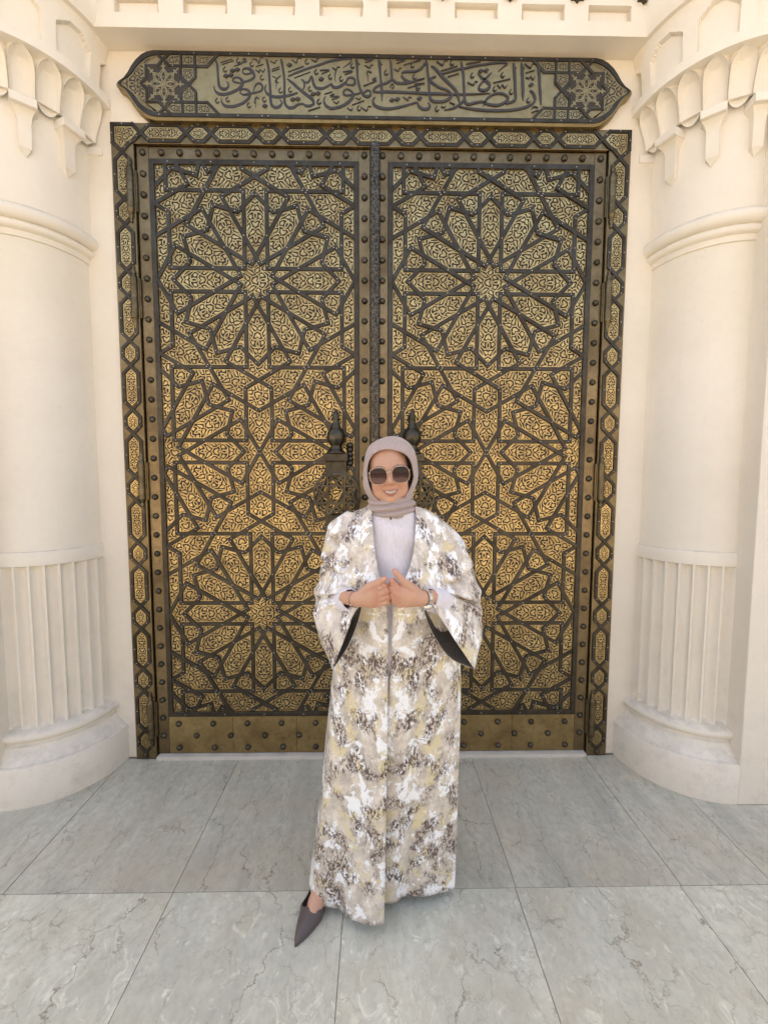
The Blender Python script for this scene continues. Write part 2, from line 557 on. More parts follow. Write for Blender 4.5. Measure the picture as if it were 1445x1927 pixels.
def column(sx, label):
    col = thing('engaged_column', (sx * 1.62, -0.16, 0), label, 'column', 'engaged columns flanking the door')
    P = M['plaster_column']

    def part(name, prof, a0=174.0, a1=276.0, n=44, auto=0.6):
        m = MB().loft(revolve(sx, prof, a0, a1, n), closed=False)
        return m.build(name, P, col, auto=auto)
    part('plinth', [(0.388, -0.01), (0.392, 0.02), (0.392, 0.186), (0.388, 0.196), (0.378, 0.202), (0.34, 0.206), (0.2, 0.206)])
    part('base_moulding', [(0.378, 0.203), (0.362, 0.222), (0.340, 0.246), (0.331, 0.262), (0.331, 0.27), (0.326, 0.274), (0.322, 0.283)]
         + arc(0.317, 0.315, 0.027, -80, 85, 9) + [(0.30, 0.345), (0.25, 0.346)])
    # fluted drum: eight hollow flutes over the quarter
    NF, sub = 8, 14
    rings = []
    zs = [0.343, 0.352, 0.362, 0.50, 0.80, 1.10, 1.128, 1.140, 1.146]
    for z in zs:
        ring = []
        full = 1.0
        if z < 0.36 or z > 1.13:
            full = 0.0 if (z < 0.346 or z > 1.142) else 0.75
        for j in range(NF * sub + 1):
            t = j / sub
            u = (t % 1.0)
            if j == NF * sub:
                u = 1.0
            x = (u - 0.5) / 0.385
            dep = 0.032 * math.sqrt(max(0.0, 1 - x * x)) if abs(x) < 1 else 0.0
            ring.append(polar(sx, 0.300 - dep * full, 178.5 + 92.0 * j / (NF * sub), z))
        rings.append(ring)
    MB().loft(rings, closed=False).build('fluted_drum', P, col, auto=0.5)
    part('band', [(0.300, 1.1465), (0.3005, 1.150), (0.3015, 1.205), (0.299, 1.213), (0.292, 1.216), (0.286, 1.2165)])
    part('shaft', [(0.290, 1.2165), (0.290, 1.225), (0.2895, 2.0), (0.287, 2.672), (0.289, 2.676)])
    part('astragal', [(0.288, 2.672), (0.296, 2.674), (0.297, 2.682), (0.299, 2.70)] + arc(0.303, 2.722, 0.020, -75, 60, 6)
         + arc(0.312, 2.772, 0.034, -62, 84, 8) + [(0.318, 2.810), (0.308, 2.815)])
    part('neck', [(0.309, 2.812), (0.311, 2.85), (0.314, 3.10), (0.316, 3.285)])
    # pendants: bracket block, hollow cheeks, tapering tongue with a pointed tip
    for k, deg in enumerate((174, 203, 232, 261, 290)):
        a = math.radians(deg)
        er = Vector((math.cos(a), math.sin(a), 0))
        et = Vector((-math.sin(a), math.cos(a), 0))
        rings = []
        for z, hw_, out in ((0.0, 0.0475, 0.078), (-0.003, 0.0485, 0.080), (-0.033, 0.0485, 0.080), (-0.036, 0.0475, 0.078), (-0.037, 0.044, 0.058), (-0.045, 0.037, 0.050), (-0.056, 0.031, 0.043), (-0.070, 0.027, 0.038),
                            (-0.090, 0.0245, 0.035), (-0.14, 0.0235, 0.033), (-0.190, 0.0225, 0.032), (-0.192, 0.0222, 0.031), (-0.224, 0.001, 0.008)):
            ring = []
            for x, o_ in ((-hw_, -0.012), (-hw_, out), (hw_, out), (hw_, -0.012)):
                p = Vector((CX, 0, 3.243 + z)) + er * (0.306 + o_) + et * x
                ring.append((sx * p.x, p.y, p.z))
            rings.append(ring)
        mb = MB().loft(rings, True, True, True)
        v, f = mb.v, mb.f
        MB().raw(v, f).build('pendant', P, col, auto=0.5)
    # tier of concave niches: one over each pendant, one with a rounded foot between
    step = 14.5
    tier = MB()

    def arch(s):
        return step * 0.45 * (1.0 if s < 0.52 else math.sqrt(max(0.004, 1 - ((s - 0.52) / 0.46) ** 2)) if s < 0.98 else 0.06)
    for k in range(10):
        c = 174.0 + step * k
        rings = []
        for i in range(21):
            s = i / 20.0
            z = 3.262 + s * 0.165
            lip = 0.352 + 0.062 * s ** 1.5
            ring = []
            for j in range(13):
                u = -1 + 2 * j / 12
                hollow = 0.034 * math.sqrt(max(0, 1 - u * u)) * (0.45 + 0.55 * s) * (1.0 if s < 0.85 else (1 - s) / 0.15)
                drop = (0.030 if k % 2 else 0.004) * (1 - u * u) * (1 - s) ** 3
                ring.append(polar(sx, lip - hollow, c + u * arch(s), z - drop))
            rings.append(ring)
        tier.loft(rings, closed=False)
        # raised rib and spandrel beside the arch
        for sgn in (-1, 1):
            rr = []
            for i in range(21):
                s = i / 20.0
                z = 3.262 + s * 0.165
                w = arch(s)
                lip = 0.352 + 0.062 * s ** 1.5
                m_ = min(w + 0.7, step * 0.5)
                back = 0.030 * max(0.0, (s - 0.55) / 0.45)
                rr.append([polar(sx, lip, c + sgn * w, z), polar(sx, lip + 0.009, c + sgn * (w + (m_ - w) * 0.5), z), polar(sx, lip + 0.002, c + sgn * m_, z), polar(sx, lip - back, c + sgn * step * 0.5, z)])
            tier.loft(rr, closed=False)
    tier.loft(revolve(sx, [(0.318, 3.285), (0.345, 3.262), (0.356, 3.262)], 174, 300, 48), closed=False)
    tier.build('niche_tier', P, col, auto=0.45)
    part('rim', [(0.380, 3.424), (0.412, 3.424), (0.436, 3.428), (0.438, 3.470), (0.430, 3.474), (0.40, 3.476)], 174, 300, 56)
    # upper drum with sunk tapering panels
    rings = []
    for i in range(49):
        z = 3.474 + 0.235 * i / 48
        ring = []
        for j in range(337):
            deg = 174 + 126 * j / 336
            u = ((deg - 188.5) % 29.0) / 29.0
            r = 0.405 + 0.035 * (i / 48) ** 2
            half = 0.36 - 0.0 if 3.474 + 0.02 < z < 3.615 else (0.36 - 0.26 * (z - 3.615) / 0.04 if 3.615 <= z < 3.655 else -1)
            if abs(u - 0.5) < half:
                r -= 0.020
            ring.append(polar(sx, r, deg, z))
        rings.append(ring)
    MB().loft(rings, closed=False).build('panelled_drum', P, col, auto=0.5)
    part('abacus', [(0.438, 3.704), (0.458, 3.706), (0.470, 3.74), (0.476, 3.79), (0.468, 3.795), (0.472, 3.90), (0.5, 4.1), (0.52, 4.31)], 174, 300, 56)
    return col


column(-1, 'fluted cream plaster column with stalactite capital left of the door')
column(1, 'fluted cream plaster column with stalactite capital right of the door')

# buildings across the square behind the viewer, mirrored in the brass and the sunglasses
M['far_wall'] = make_plaster('far_plaster', (0.24, 0.20, 0.155), 0.1)
far = MB()
far.box(-45, 45, -34.0, -28.0, 0.0, 9.5)
far_o = far.build('opposite_building', M['far_wall'])
far_o['kind'] = 'structure'
for k in range(-9, 10):
    MB().box(k * 4.6 - 1.3, k * 4.6 + 1.3, -27.99, -27.4, 0.0, 4.2).build('porch', M['dark'], far_o)
# ------------------------------------------------------------------ straps and pierced plates
_strap_cache = {}


def strap_mesh(L, w, h, mat):
    key = (round(L, 4), w, h, mat.name)
    if key not in _strap_cache:
        b = 0.0016
        prof = [(-w / 2, 0.0), (-w / 2, -h + b), (-w / 2 + b, -h), (w / 2 - b, -h), (w / 2, -h + b), (w / 2, 0.0)]
        v, f = [], []
        for x, s in ((-L / 2, 0), (-L / 2 + b, 1), (L / 2 - b, 1), (L / 2, 0)):
            for z, y in prof:
                v.append((x, y if s or y > -h + 1e-6 else -h + b, z))
        for i in range(3):
            for j in range(5):
                f.append((i * 6 + j, i * 6 + j + 1, i * 6 + j + 7, i * 6 + j + 6))
        f.append(tuple(range(6)))
        f.append(tuple(reversed(range(18, 24))))
        me = mesh_from('strap', v, f, mat)
        bm = bmesh.new()
        bm.from_mesh(me)
        bmesh.ops.recalc_face_normals(bm, faces=bm.faces)
        bm.to_mesh(me)
        bm.free()
        _strap_cache[key] = me
    return _strap_cache[key]


def put_strap(p, q, w, y, h, parent, mat, e0=0.0, e1=0.0, name='strap'):
    """strap from p to q (x, z) lying on the plane y; every direction gets a hair of height of its own"""
    dx, dz = q[0] - p[0], q[1] - p[1]
    L0 = math.hypot(dx, dz)
    ux, uz = dx / L0, dz / L0
    p = (p[0] - ux * e0, p[1] - uz * e0)
    q = (q[0] + ux * e1, q[1] + uz * e1)
    L = math.hypot(q[0] - p[0], q[1] - p[1])
    a = math.atan2(dz, dx)
    k = round(math.degrees(a) / 15.0) % 12
    me = strap_mesh(L, w, h, mat)
    wm = Matrix.Translation(((p[0] + q[0]) / 2, y - 0.00035 * k - random.uniform(0, 0.0002), (p[1] + q[1]) / 2)) @ Matrix.Rotation(-a, 4, 'Y')
    return add(name, me, parent, wm)


def march(F, x0, z0, h):
    """marching squares: filled region F > 0 and its outline"""
    nx, nz = F.shape
    V, faces, rim = {}, [], []
    verts = []

    def vid(key, p):
        if key not in V:
            V[key] = len(verts)
            verts.append(p)
        return V[key]
    S = F > 0
    cnt = S[:-1, :-1].astype(int) + S[1:, :-1] + S[1:, 1:] + S[:-1, 1:]
    for i, j in np.argwhere(cnt > 0):
        cs = ((i, j), (i + 1, j), (i + 1, j + 1), (i, j + 1))
        poly = []
        for k in range(4):
            a, b = cs[k], cs[(k + 1) % 4]
            fa, fb = F[a], F[b]
            if fa > 0:
                poly.append((vid(a, (x0 + a[0] * h, z0 + a[1] * h)), 0))
            if (fa > 0) != (fb > 0):
                t = fa / (fa - fb)
                key = (min(a, b), max(a, b))
                poly.append((vid(key, (x0 + (a[0] + (b[0] - a[0]) * t) * h, z0 + (a[1] + (b[1] - a[1]) * t) * h)), 1))
        ids = [q[0] for q in poly]
        if len(ids) >= 3:
            faces.append(ids)
            for k in range(len(poly)):
                if poly[k][1] and poly[(k + 1) % len(poly)][1]:
                    rim.append((poly[k][0], poly[(k + 1) % len(poly)][0]))
    return verts, faces, rim


def poly_dist(P, X, Z, offs=None):
    """signed distance inside a polygon (positive inside)"""
    d = np.full(X.shape, 1e9)
    ins = np.zeros(X.shape, bool)
    n = len(P)
    for i in range(n):
        ax, az = P[i]
        bx_, bz = P[(i + 1) % n]
        ex, ez = bx_ - ax, bz - az
        t = np.clip(((X - ax) * ex + (Z - az) * ez) / (ex * ex + ez * ez + 1e-12), 0, 1)
        d = np.minimum(d, np.hypot(X - ax - t * ex, Z - az - t * ez) - (offs[i] if offs is not None else 0.0))
        c = ((az > Z) != (bz > Z)) & (X < (bx_ - ax) * (Z - az) / (bz - az + 1e-12) + ax)
        ins ^= c
    return np.where(ins, d, -np.abs(d) - 1e-4)


def scroll_field(S, T, p, seed=0.0, wob=0.0):
    """openwork of wavy stems with leaf cores, mirrored about the plate's axis"""
    T = np.abs(T)
    a = S / p * PI * 1.15
    b = T / p * PI * 1.25
    w1 = np.sin(a + 1.15 * np.sin(b * 0.9 + 0.4))
    w2 = np.sin(b + 0.35 + 1.05 * np.sin(a * 0.72 + 0.5))
    w3 = np.cos(a * 1.9) * np.cos(b * 1.7)
    lines = np.maximum(0.25 - np.abs(w1), 0.23 - np.abs(w2))
    core = np.abs(w1 * w2) - 0.72 + 0.10 * w3
    return np.maximum(lines, core) * p * 0.4


def pierced_mesh(P, p=0.030, h=0.0021, rim=0.0036, depth=0.003, name='plate', extra=None, axis=None, offs=None):
    P = np.asarray(P, float)
    lo, hi = P.min(0) - h, P.max(0) + h
    nx, nz = int((hi[0] - lo[0]) / h) + 2, int((hi[1] - lo[1]) / h) + 2
    X, Z = np.meshgrid(lo[0] + np.arange(nx) * h, lo[1] + np.arange(nz) * h, indexing='ij')
    de = poly_dist(P, X, Z, offs)
    if (de > 0).sum() * h * h < 0.00012:
        return [], []
    c = P.mean(0)
    if axis is None:
        q = []
        for i in range(len(P)):
            for t in np.linspace(0, 1, 12, endpoint=False):
                q.append(P[i] * (1 - t) + P[(i + 1) % len(P)] * t)
        q = np.array(q)
        c = q.mean(0)
        w, e = np.linalg.eigh(np.cov((q - c).T))
        axis = e[:, 1]
    S = (X - c[0]) * axis[0] + (Z - c[1]) * axis[1]
    T = -(X - c[0]) * axis[1] + (Z - c[1]) * axis[0]
    g = scroll_field(S, T, p, wob=p * 0.12) if extra is None else extra(S, T)
    F = np.minimum(np.maximum(g, rim - de), de)
    v2, faces, rims = march(F, lo[0], lo[1], h)
    n = len(v2)
    verts = [(a, 0.0, b) for a, b in v2]
    idx = {}
    for a, b in rims:
        for k in (a, b):
            if k not in idx:
                idx[k] = len(verts)
                verts.append((v2[k][0], depth, v2[k][1]))
    faces = [tuple(f) for f in faces] + [(b, a, idx[a], idx[b]) for a, b in rims]
    return verts, faces


def inset(P, d, edge_d=None):
    P = [np.array(p) for p in P]
    n = len(P)
    if edge_d is not None:
        E = [edge_d(P[i], P[(i + 1) % n]) for i in range(n)]
        out = []
        for i in range(n):
            a, b, c = P[i - 1], P[i], P[(i + 1) % n]
            u = (b - a) / np.linalg.norm(b - a)
            v = (c - b) / np.linalg.norm(c - b)
            n1 = np.array((-u[1], u[0]))
            n2 = np.array((-v[1], v[0]))
            out.append(b + np.linalg.solve(np.array((n1, n2)), np.array((E[i - 1], E[i]))))
        for i in range(n):
            if (out[(i + 1) % n] - out[i]) @ (P[(i + 1) % n] - P[i]) <= 0:
                return None
        return out
    out = []
    for i in range(n):
        a, b, c = P[i - 1], P[i], P[(i + 1) % n]
        u = (b - a) / np.linalg.norm(b - a)
        v = (c - b) / np.linalg.norm(c - b)
        n1 = np.array((-u[1], u[0]))
        n2 = np.array((-v[1], v[0]))
        den = 1 + n1 @ n2
        out.append(b + (n1 + n2) / den * d if den > 0.05 else b + n1 * d)
    for i in range(n):
        if (out[(i + 1) % n] - out[i]) @ (P[(i + 1) % n] - P[i]) <= 0:
            return None
    return out


def area(P):
    return 0.5 * sum(P[i][0] * P[(i + 1) % len(P)][1] - P[(i + 1) % len(P)][0] * P[i][1] for i in range(len(P)))


# ------------------------------------------------------------------ the twelve-fold star pattern of one leaf
A = 1.030
SW = 0.0205                       # strap width
wA, dA, tA = 0.0575 * A, 0.4330127 * A, 0.4195 * A
RX, RZ0, RZ1 = 0.5215, 0.247, 3.188
Z1 = 2.608
segs = []
for ci in range(-2, 3):
    for cj in range(-2, 5):
        cx_ = ci * A + (cj % 2) * A / 2
        cz_ = Z1 - cj * A * math.sqrt(3) / 2
        if abs(cx_) > 1.2 or cz_ < -0.6 or cz_ > 3.9:
            continue
        for k in range(12):
            ph = math.radians(30 * k)
            u = (math.cos(ph), math.sin(ph))
            n = (-u[1], u[0])
            for s in (-1, 1):
                def at(a, b):
                    return (cx_ + a * u[0] + s * b * n[0], cz_ + a * u[1] + s * b * n[1])
                segs.append((at(wA, wA), at(dA, wA), SW * 0.5, SW * 0.5))
                far = (1 / (2 * math.sqrt(3)) + (0.5 - dA / A) / math.sqrt(3)) * A if k % 2 == 0 else 0.25 * A
                segs.append((at(dA, wA), at(dA, far), SW * 0.5, SW * 0.29 if k % 2 == 0 else 0.0))
            q = tA * 0.81650
            tip = (cx_ + tA * u[0], cz_ + tA * u[1])
            for s in (-1, 1):
                a2 = ph + s * math.radians(15)
                segs.append((tip, (cx_ + q * math.cos(a2), cz_ + q * math.sin(a2)), SW * 0.5, SW * 0.13))


def clip(p, q):
    dx, dz = q[0] - p[0], q[1] - p[1]
    t0, t1 = 0.0, 1.0
    for a, b in ((-dx, p[0] + RX), (dx, RX - p[0]), (-dz, p[1] - RZ0), (dz, RZ1 - p[1])):
        if abs(a) < 1e-12:
            if b < 0:
                return None
        else:
            r = b / a
            if a < 0:
                t0 = max(t0, r)
            else:
                t1 = min(t1, r)
    if t1 - t0 < 1e-6:
        return None
    return (p[0] + dx * t0, p[1] + dz * t0), (p[0] + dx * t1, p[1] + dz * t1), t0, t1


cl = []
for p, q, e0, e1 in segs:
    r = clip(p, q)
    if r and math.hypot(r[1][0] - r[0][0], r[1][1] - r[0][1]) > 0.006:
        cl.append((r[0], r[1], e0 if r[2] == 0 else 0.0, e1 if r[3] == 1 else 0.0))
# drop straps that would hide entirely under the border strip
cl = [c for c in cl if not (abs(c[0][0]) > 0.508 and abs(c[1][0]) > 0.508 and c[0][0] * c[1][0] > 0)]


def faces_of(lines):
    P = np.array([l[0] for l in lines])
    Q = np.array([l[1] for l in lines])
    D = Q - P
    n = len(lines)
    cuts = [[0.0, 1.0] for _ in range(n)]
    for i in range(n):
        den = D[i, 0] * D[:, 1] - D[i, 1] * D[:, 0]
        ok = np.abs(den) > 1e-9
        R = P - P[i]
        with np.errstate(divide='ignore', invalid='ignore'):
            t = (R[:, 0] * D[:, 1] - R[:, 1] * D[:, 0]) / den
            s = (R[:, 0] * D[i, 1] - R[:, 1] * D[i, 0]) / den
        e = 2e-4
        good = ok & (t > -e) & (t < 1 + e) & (s > -e) & (s < 1 + e)
        cuts[i] += list(np.clip(t[good], 0, 1))
    ids, pts, adj = {}, [], {}

    def vid(p):
        k0 = (round(p[0] / 4e-4), round(p[1] / 4e-4))
        for a in (-1, 0, 1):
            for b in (-1, 0, 1):
                k = (k0[0] + a, k0[1] + b)
                if k in ids and math.hypot(pts[ids[k]][0] - p[0], pts[ids[k]][1] - p[1]) < 6e-4:
                    return ids[k]
        ids[k0] = len(pts)
        pts.append((float(p[0]), float(p[1])))
        return ids[k0]
    for i in range(n):
        ts = sorted(cuts[i])
        vs_ = [vid(P[i] + D[i] * t) for t in ts]
        for a, b in zip(vs_[:-1], vs_[1:]):
            if a != b:
                adj.setdefault(a, set()).add(b)
                adj.setdefault(b, set()).add(a)
    stack = [a for a in adj if len(adj[a]) == 1]
    while stack:
        a = stack.pop()
        if len(adj[a]) == 1:
            b = adj[a].pop()
            adj[b].discard(a)
            if len(adj[b]) == 1:
                stack.append(b)
    order = {a: sorted(adj[a], key=lambda b: math.atan2(pts[b][1] - pts[a][1], pts[b][0] - pts[a][0])) for a in adj if adj[a]}
    seen, out = set(), []
    for a in order:
        for b in order[a]:
            if (a, b) in seen:
                continue
            loop = []
            u, v = a, b
            while (u, v) not in seen:
                seen.add((u, v))
                loop.append(u)
                lst = order[v]
                w = lst[(lst.index(u) - 1) % len(lst)]
                u, v = v, w
            poly = [pts[k] for k in loop]
            if area(poly) > 1e-5:
                cleaned = []
                m = len(poly)
                for k in range(m):
                    p0, p1, p2 = poly[k - 1], poly[k], poly[(k + 1) % m]
                    cr = (p1[0] - p0[0]) * (p2[1] - p1[1]) - (p1[1] - p0[1]) * (p2[0] - p1[0])
                    l = math.hypot(p1[0] - p0[0], p1[1] - p0[1]) * math.hypot(p2[0] - p1[0], p2[1] - p1[1])
                    if abs(cr) > 0.02 * l:
                        cleaned.append(p1)
                if len(cleaned) >= 3:
                    out.append(cleaned)
    return out


RX, RZ0, RZ1 = 0.5095, 0.2595, 3.1755          # inner edges of the border strips
sub = []
for c in cl:
    r = clip(c[0], c[1])
    if r and math.hypot(r[1][0] - r[0][0], r[1][1] - r[0][1]) > 0.002:
        sub.append((r[0], r[1]))
border = [((-RX, RZ0), (RX, RZ0)), ((RX, RZ0), (RX, RZ1)), ((RX, RZ1), (-RX, RZ1)), ((-RX, RZ1), (-RX, RZ0))]
cells = faces_of(sub + border)
plates = []
for P in cells:
    if area(P) > 0.4:
        continue
    def ed(a, b):
        if abs(a[0] - b[0]) < 1e-3 and abs(abs(a[0]) - RX) < 1e-3:
            return 0.0005
        if abs(a[1] - b[1]) < 1e-3 and (abs(a[1] - RZ0) < 1e-3 or abs(a[1] - RZ1) < 1e-3):
            return 0.0005
        return SW * 0.5 + 0.0012
    E = [ed(P[i], P[(i + 1) % len(P)]) for i in range(len(P))]
    plates.append((P, E))


def canon(P, E):
    """rotation / mirror independent key of a polygon, its vertices in that order, and whether it was mirrored"""
    best = None
    for mir in (0, 1):
        Q = [np.array(p) for p in P]
        G = list(E)
        if mir:
            Q = [np.array((-p[0], p[1])) for p in reversed(Q)]
            G = list(reversed(G[:-1])) + [G[-1]]
        n = len(Q)
        sig = []
        for i in range(n):
            a, b, c = Q[i - 1], Q[i], Q[(i + 1) % n]
            u, v = b - a, c - b
            sig.append((round(np.linalg.norm(v) / 0.003), round(G[i] * 1e4), round(math.degrees(math.atan2(u[0] * v[1] - u[1] * v[0], u @ v)) / 5)))
        for i in range(n):
            s = tuple(sig[i:] + sig[:i])
            if best is None or s < best[0]:
                best = (s, Q[i:] + Q[:i], mir, G[i:] + G[:i])
    return best


_plate_cache = {}


def put_plate(P, off, y, parent, mat, pitch=0.046, name='pierced_plate', E=None):
    key, Q, mir, E = canon(P, E if E is not None else [0.0] * len(P))
    key = (key, mat.name, pitch)
    o = Q[0]
    ex = Q[1] - Q[0]
    ex = ex / np.linalg.norm(ex)
    ez = np.array((-ex[1], ex[0]))
    if key not in _plate_cache:
        loc = [((p - o) @ ex, (p - o) @ ez) for p in Q]
        big = abs(area(loc))
        pt = pitch if big > 0.006 else (pitch * 0.82 if big > 0.0022 else pitch * 0.6)
        v, f = pierced_mesh(loc, pt, 0.0021, offs=E)
        _plate_cache[key] = mesh_from('pierced_plate', v, f, mat) if f else None
    if _plate_cache[key] is None:
        return None
    sx = -1 if mir else 1
    wm = Matrix(((ex[0] * sx, 0, ez[0] * sx, o[0] * sx + off), (0, 1, 0, y), (ex[1], 0, ez[1], o[1]), (0, 0, 0, 1)))
    return add(name, _plate_cache[key], parent, wm)


# ------------------------------------------------------------------ studs
def stud_mesh(r, mat):
    rings = []
    n = 16
    for rr, y, lobe in ((1.0, 0.0, 0.0), (1.0, -0.18, 0.05), (0.93, -0.42, 0.09), (0.72, -0.66, 0.10), (0.42, -0.82, 0.08), (0.14, -0.90, 0.0)):
        rings.append([(r * rr * (1 - lobe * (j % 2) * 1.4) * math.cos(2 * PI * j / n), r * y, r * rr * (1 - lobe * (j % 2) * 1.4) * math.sin(2 * PI * j / n)) for j in range(n)])
    m = MB().loft(rings, True, False, True)
    me = mesh_from('stud', m.v, m.f, mat)
    bm = bmesh.new()
    bm.from_mesh(me)
    bmesh.ops.recalc_face_normals(bm, faces=bm.faces)
    bm.to_mesh(me)
    bm.free()
    return me


STUD = stud_mesh(0.0168, M['bronze'])


def put_stud(x, y, z, parent):
    add('stud', STUD, parent, Matrix.Translation((x, y, z)) @ Matrix.Rotation(random.uniform(0, 6.28), 4, 'Y') @ Matrix.Diagonal((1, random.uniform(0.9, 1.1), 1, 1)))


def rivet_field(points, y, parent, r=0.0030):
    v, f = [], []
    for x, z in points:
        b = len(v)
        for k in range(6):
            v.append((x + r * math.cos(k * PI / 3), y, z + r * math.sin(k * PI / 3)))
        v.append((x, y - r * 0.6, z))
        for k in range(6):
            f.append((b + k, b + (k + 1) % 6, b + 6))
    o = MB().raw(v, f).build('rivets', M['rivet'], parent)
    o['kind'] = 'stuff'
    return o


# ------------------------------------------------------------------ door leaves
Y_BACK, Y_PLATE, Y_STRAP, Y_RAIL = 0.013, 0.0095, 0.0090, 0.004


def knocker(leaf, kx):
    """lattice disc on a plate, carried by a post with ball and spire"""
    B = M['bronze']
    kz = 1.487
    plate = MB()
    plate.box(kx - 0.056, kx + 0.056, -0.034, -0.010, 1.585, 1.690, 0.004)
    plate.box(kx - 0.064, kx + 0.064, -0.062, -0.008, 1.662, 1.705, 0.004)
    h = plate.build('knocker_post', B, leaf)
    MB().box(kx - 0.060, kx + 0.060, -0.030, -0.004, 1.285, 1.375, 0.004).build('lower_plate', B, h)
    MB().lathe((kx, -0.034, 0), [(0.001, 1.700), (0.052, 1.703), (0.050, 1.712), (0.040, 1.718), (0.036, 1.728), (0.026, 1.742), (0.031, 1.748), (0.0335, 1.752),
                                 (0.045, 1.770), (0.0485, 1.790), (0.046, 1.812), (0.036, 1.830), (0.029, 1.834), (0.026, 1.842), (0.018, 1.862), (0.0145, 1.880),
                                 (0.0185, 1.884), (0.0185, 1.891), (0.0145, 1.893), (0.0185, 1.898), (0.0185, 1.904), (0.015, 1.907), (0.014, 1.914), (0.009, 1.928), (0.001, 1.936)], 20).build('finial', B, h, smooth=True)
    # leafy scroll beside the post
    scr = MB()
    for k in range(5):
        scr.lathe((kx + (0.072 if kx < 0 else -0.072), -0.012, 1.655 + 0.024 * k), [(0.002, -0.016), (0.018, -0.010), (0.020, 0.0), (0.014, 0.012), (0.002, 0.016)], 10)
    scr.build('leaf_scroll', B, h, smooth=True)
    # lattice disc
    R = 0.122
    d = MB()
    seg = 64
    rings = []
    for rr, yy in ((1.0, -0.020), (1.0, -0.034), (0.94, -0.036), (0.94, -0.020), (1.0, -0.020)):
        rings.append([(kx + R * (rr + (0.05 * abs(math.sin(8 * 2 * PI * j / seg / 2)) if rr == 1.0 else 0)) * math.cos(2 * PI * j / seg), yy,
                       kz + R * (rr + (0.05 * abs(math.sin(8 * 2 * PI * j / seg / 2)) if rr == 1.0 else 0)) * math.sin(2 * PI * j / seg)) for j in range(seg)])
    d.loft(rings)
    for rr0, rr1 in ((0.40, 0.46), (0.70, 0.745)):
        d.loft([[(kx + R * rr * math.cos(2 * PI * j / 32), yy, kz + R * rr * math.sin(2 * PI * j / 32)) for j in range(32)] for rr, yy in ((rr0, -0.020), (rr0, -0.033), (rr1, -0.033), (rr1, -0.020), (rr0, -0.020))])
    for k in range(8):
        a0, a1 = k * PI / 4 + PI / 8, k * PI / 4 + PI / 8 + 3 * PI / 4
        for rr in (0.97,):
            p = (kx + R * rr * math.cos(a0), kz + R * rr * math.sin(a0))
            q = (kx + R * rr * math.cos(a1), kz + R * rr * math.sin(a1))
            L = math.hypot(q[0] - p[0], q[1] - p[1])
            ux, uz = (q[0] - p[0]) / L, (q[1] - p[1]) / L
            w = 0.0048
            y0 = -0.034 - 0.0006 * k
            d.prism([(p[0] - uz * w, p[1] + ux * w), (p[0] + uz * w, p[1] - ux * w), (q[0] + uz * w, q[1] - ux * w), (q[0] - uz * w, q[1] + ux * w)], y0, -0.022)
        a1 = a0 + PI / 2
        p = (kx + R * 0.97 * math.cos(a0), kz + R * 0.97 * math.sin(a0))
        q = (kx + R * 0.97 * math.cos(a1), kz + R * 0.97 * math.sin(a1))
        L = math.hypot(q[0] - p[0], q[1] - p[1])
        ux, uz = (q[0] - p[0]) / L, (q[1] - p[1]) / L
        w = 0.0030
        d.prism([(p[0] - uz * w, p[1] + ux * w), (p[0] + uz * w, p[1] - ux * w), (q[0] + uz * w, q[1] - ux * w), (q[0] - uz * w, q[1] + ux * w)], -0.0325 - 0.0005 * k, -0.022)
    d.build('lattice_disc', B, h)


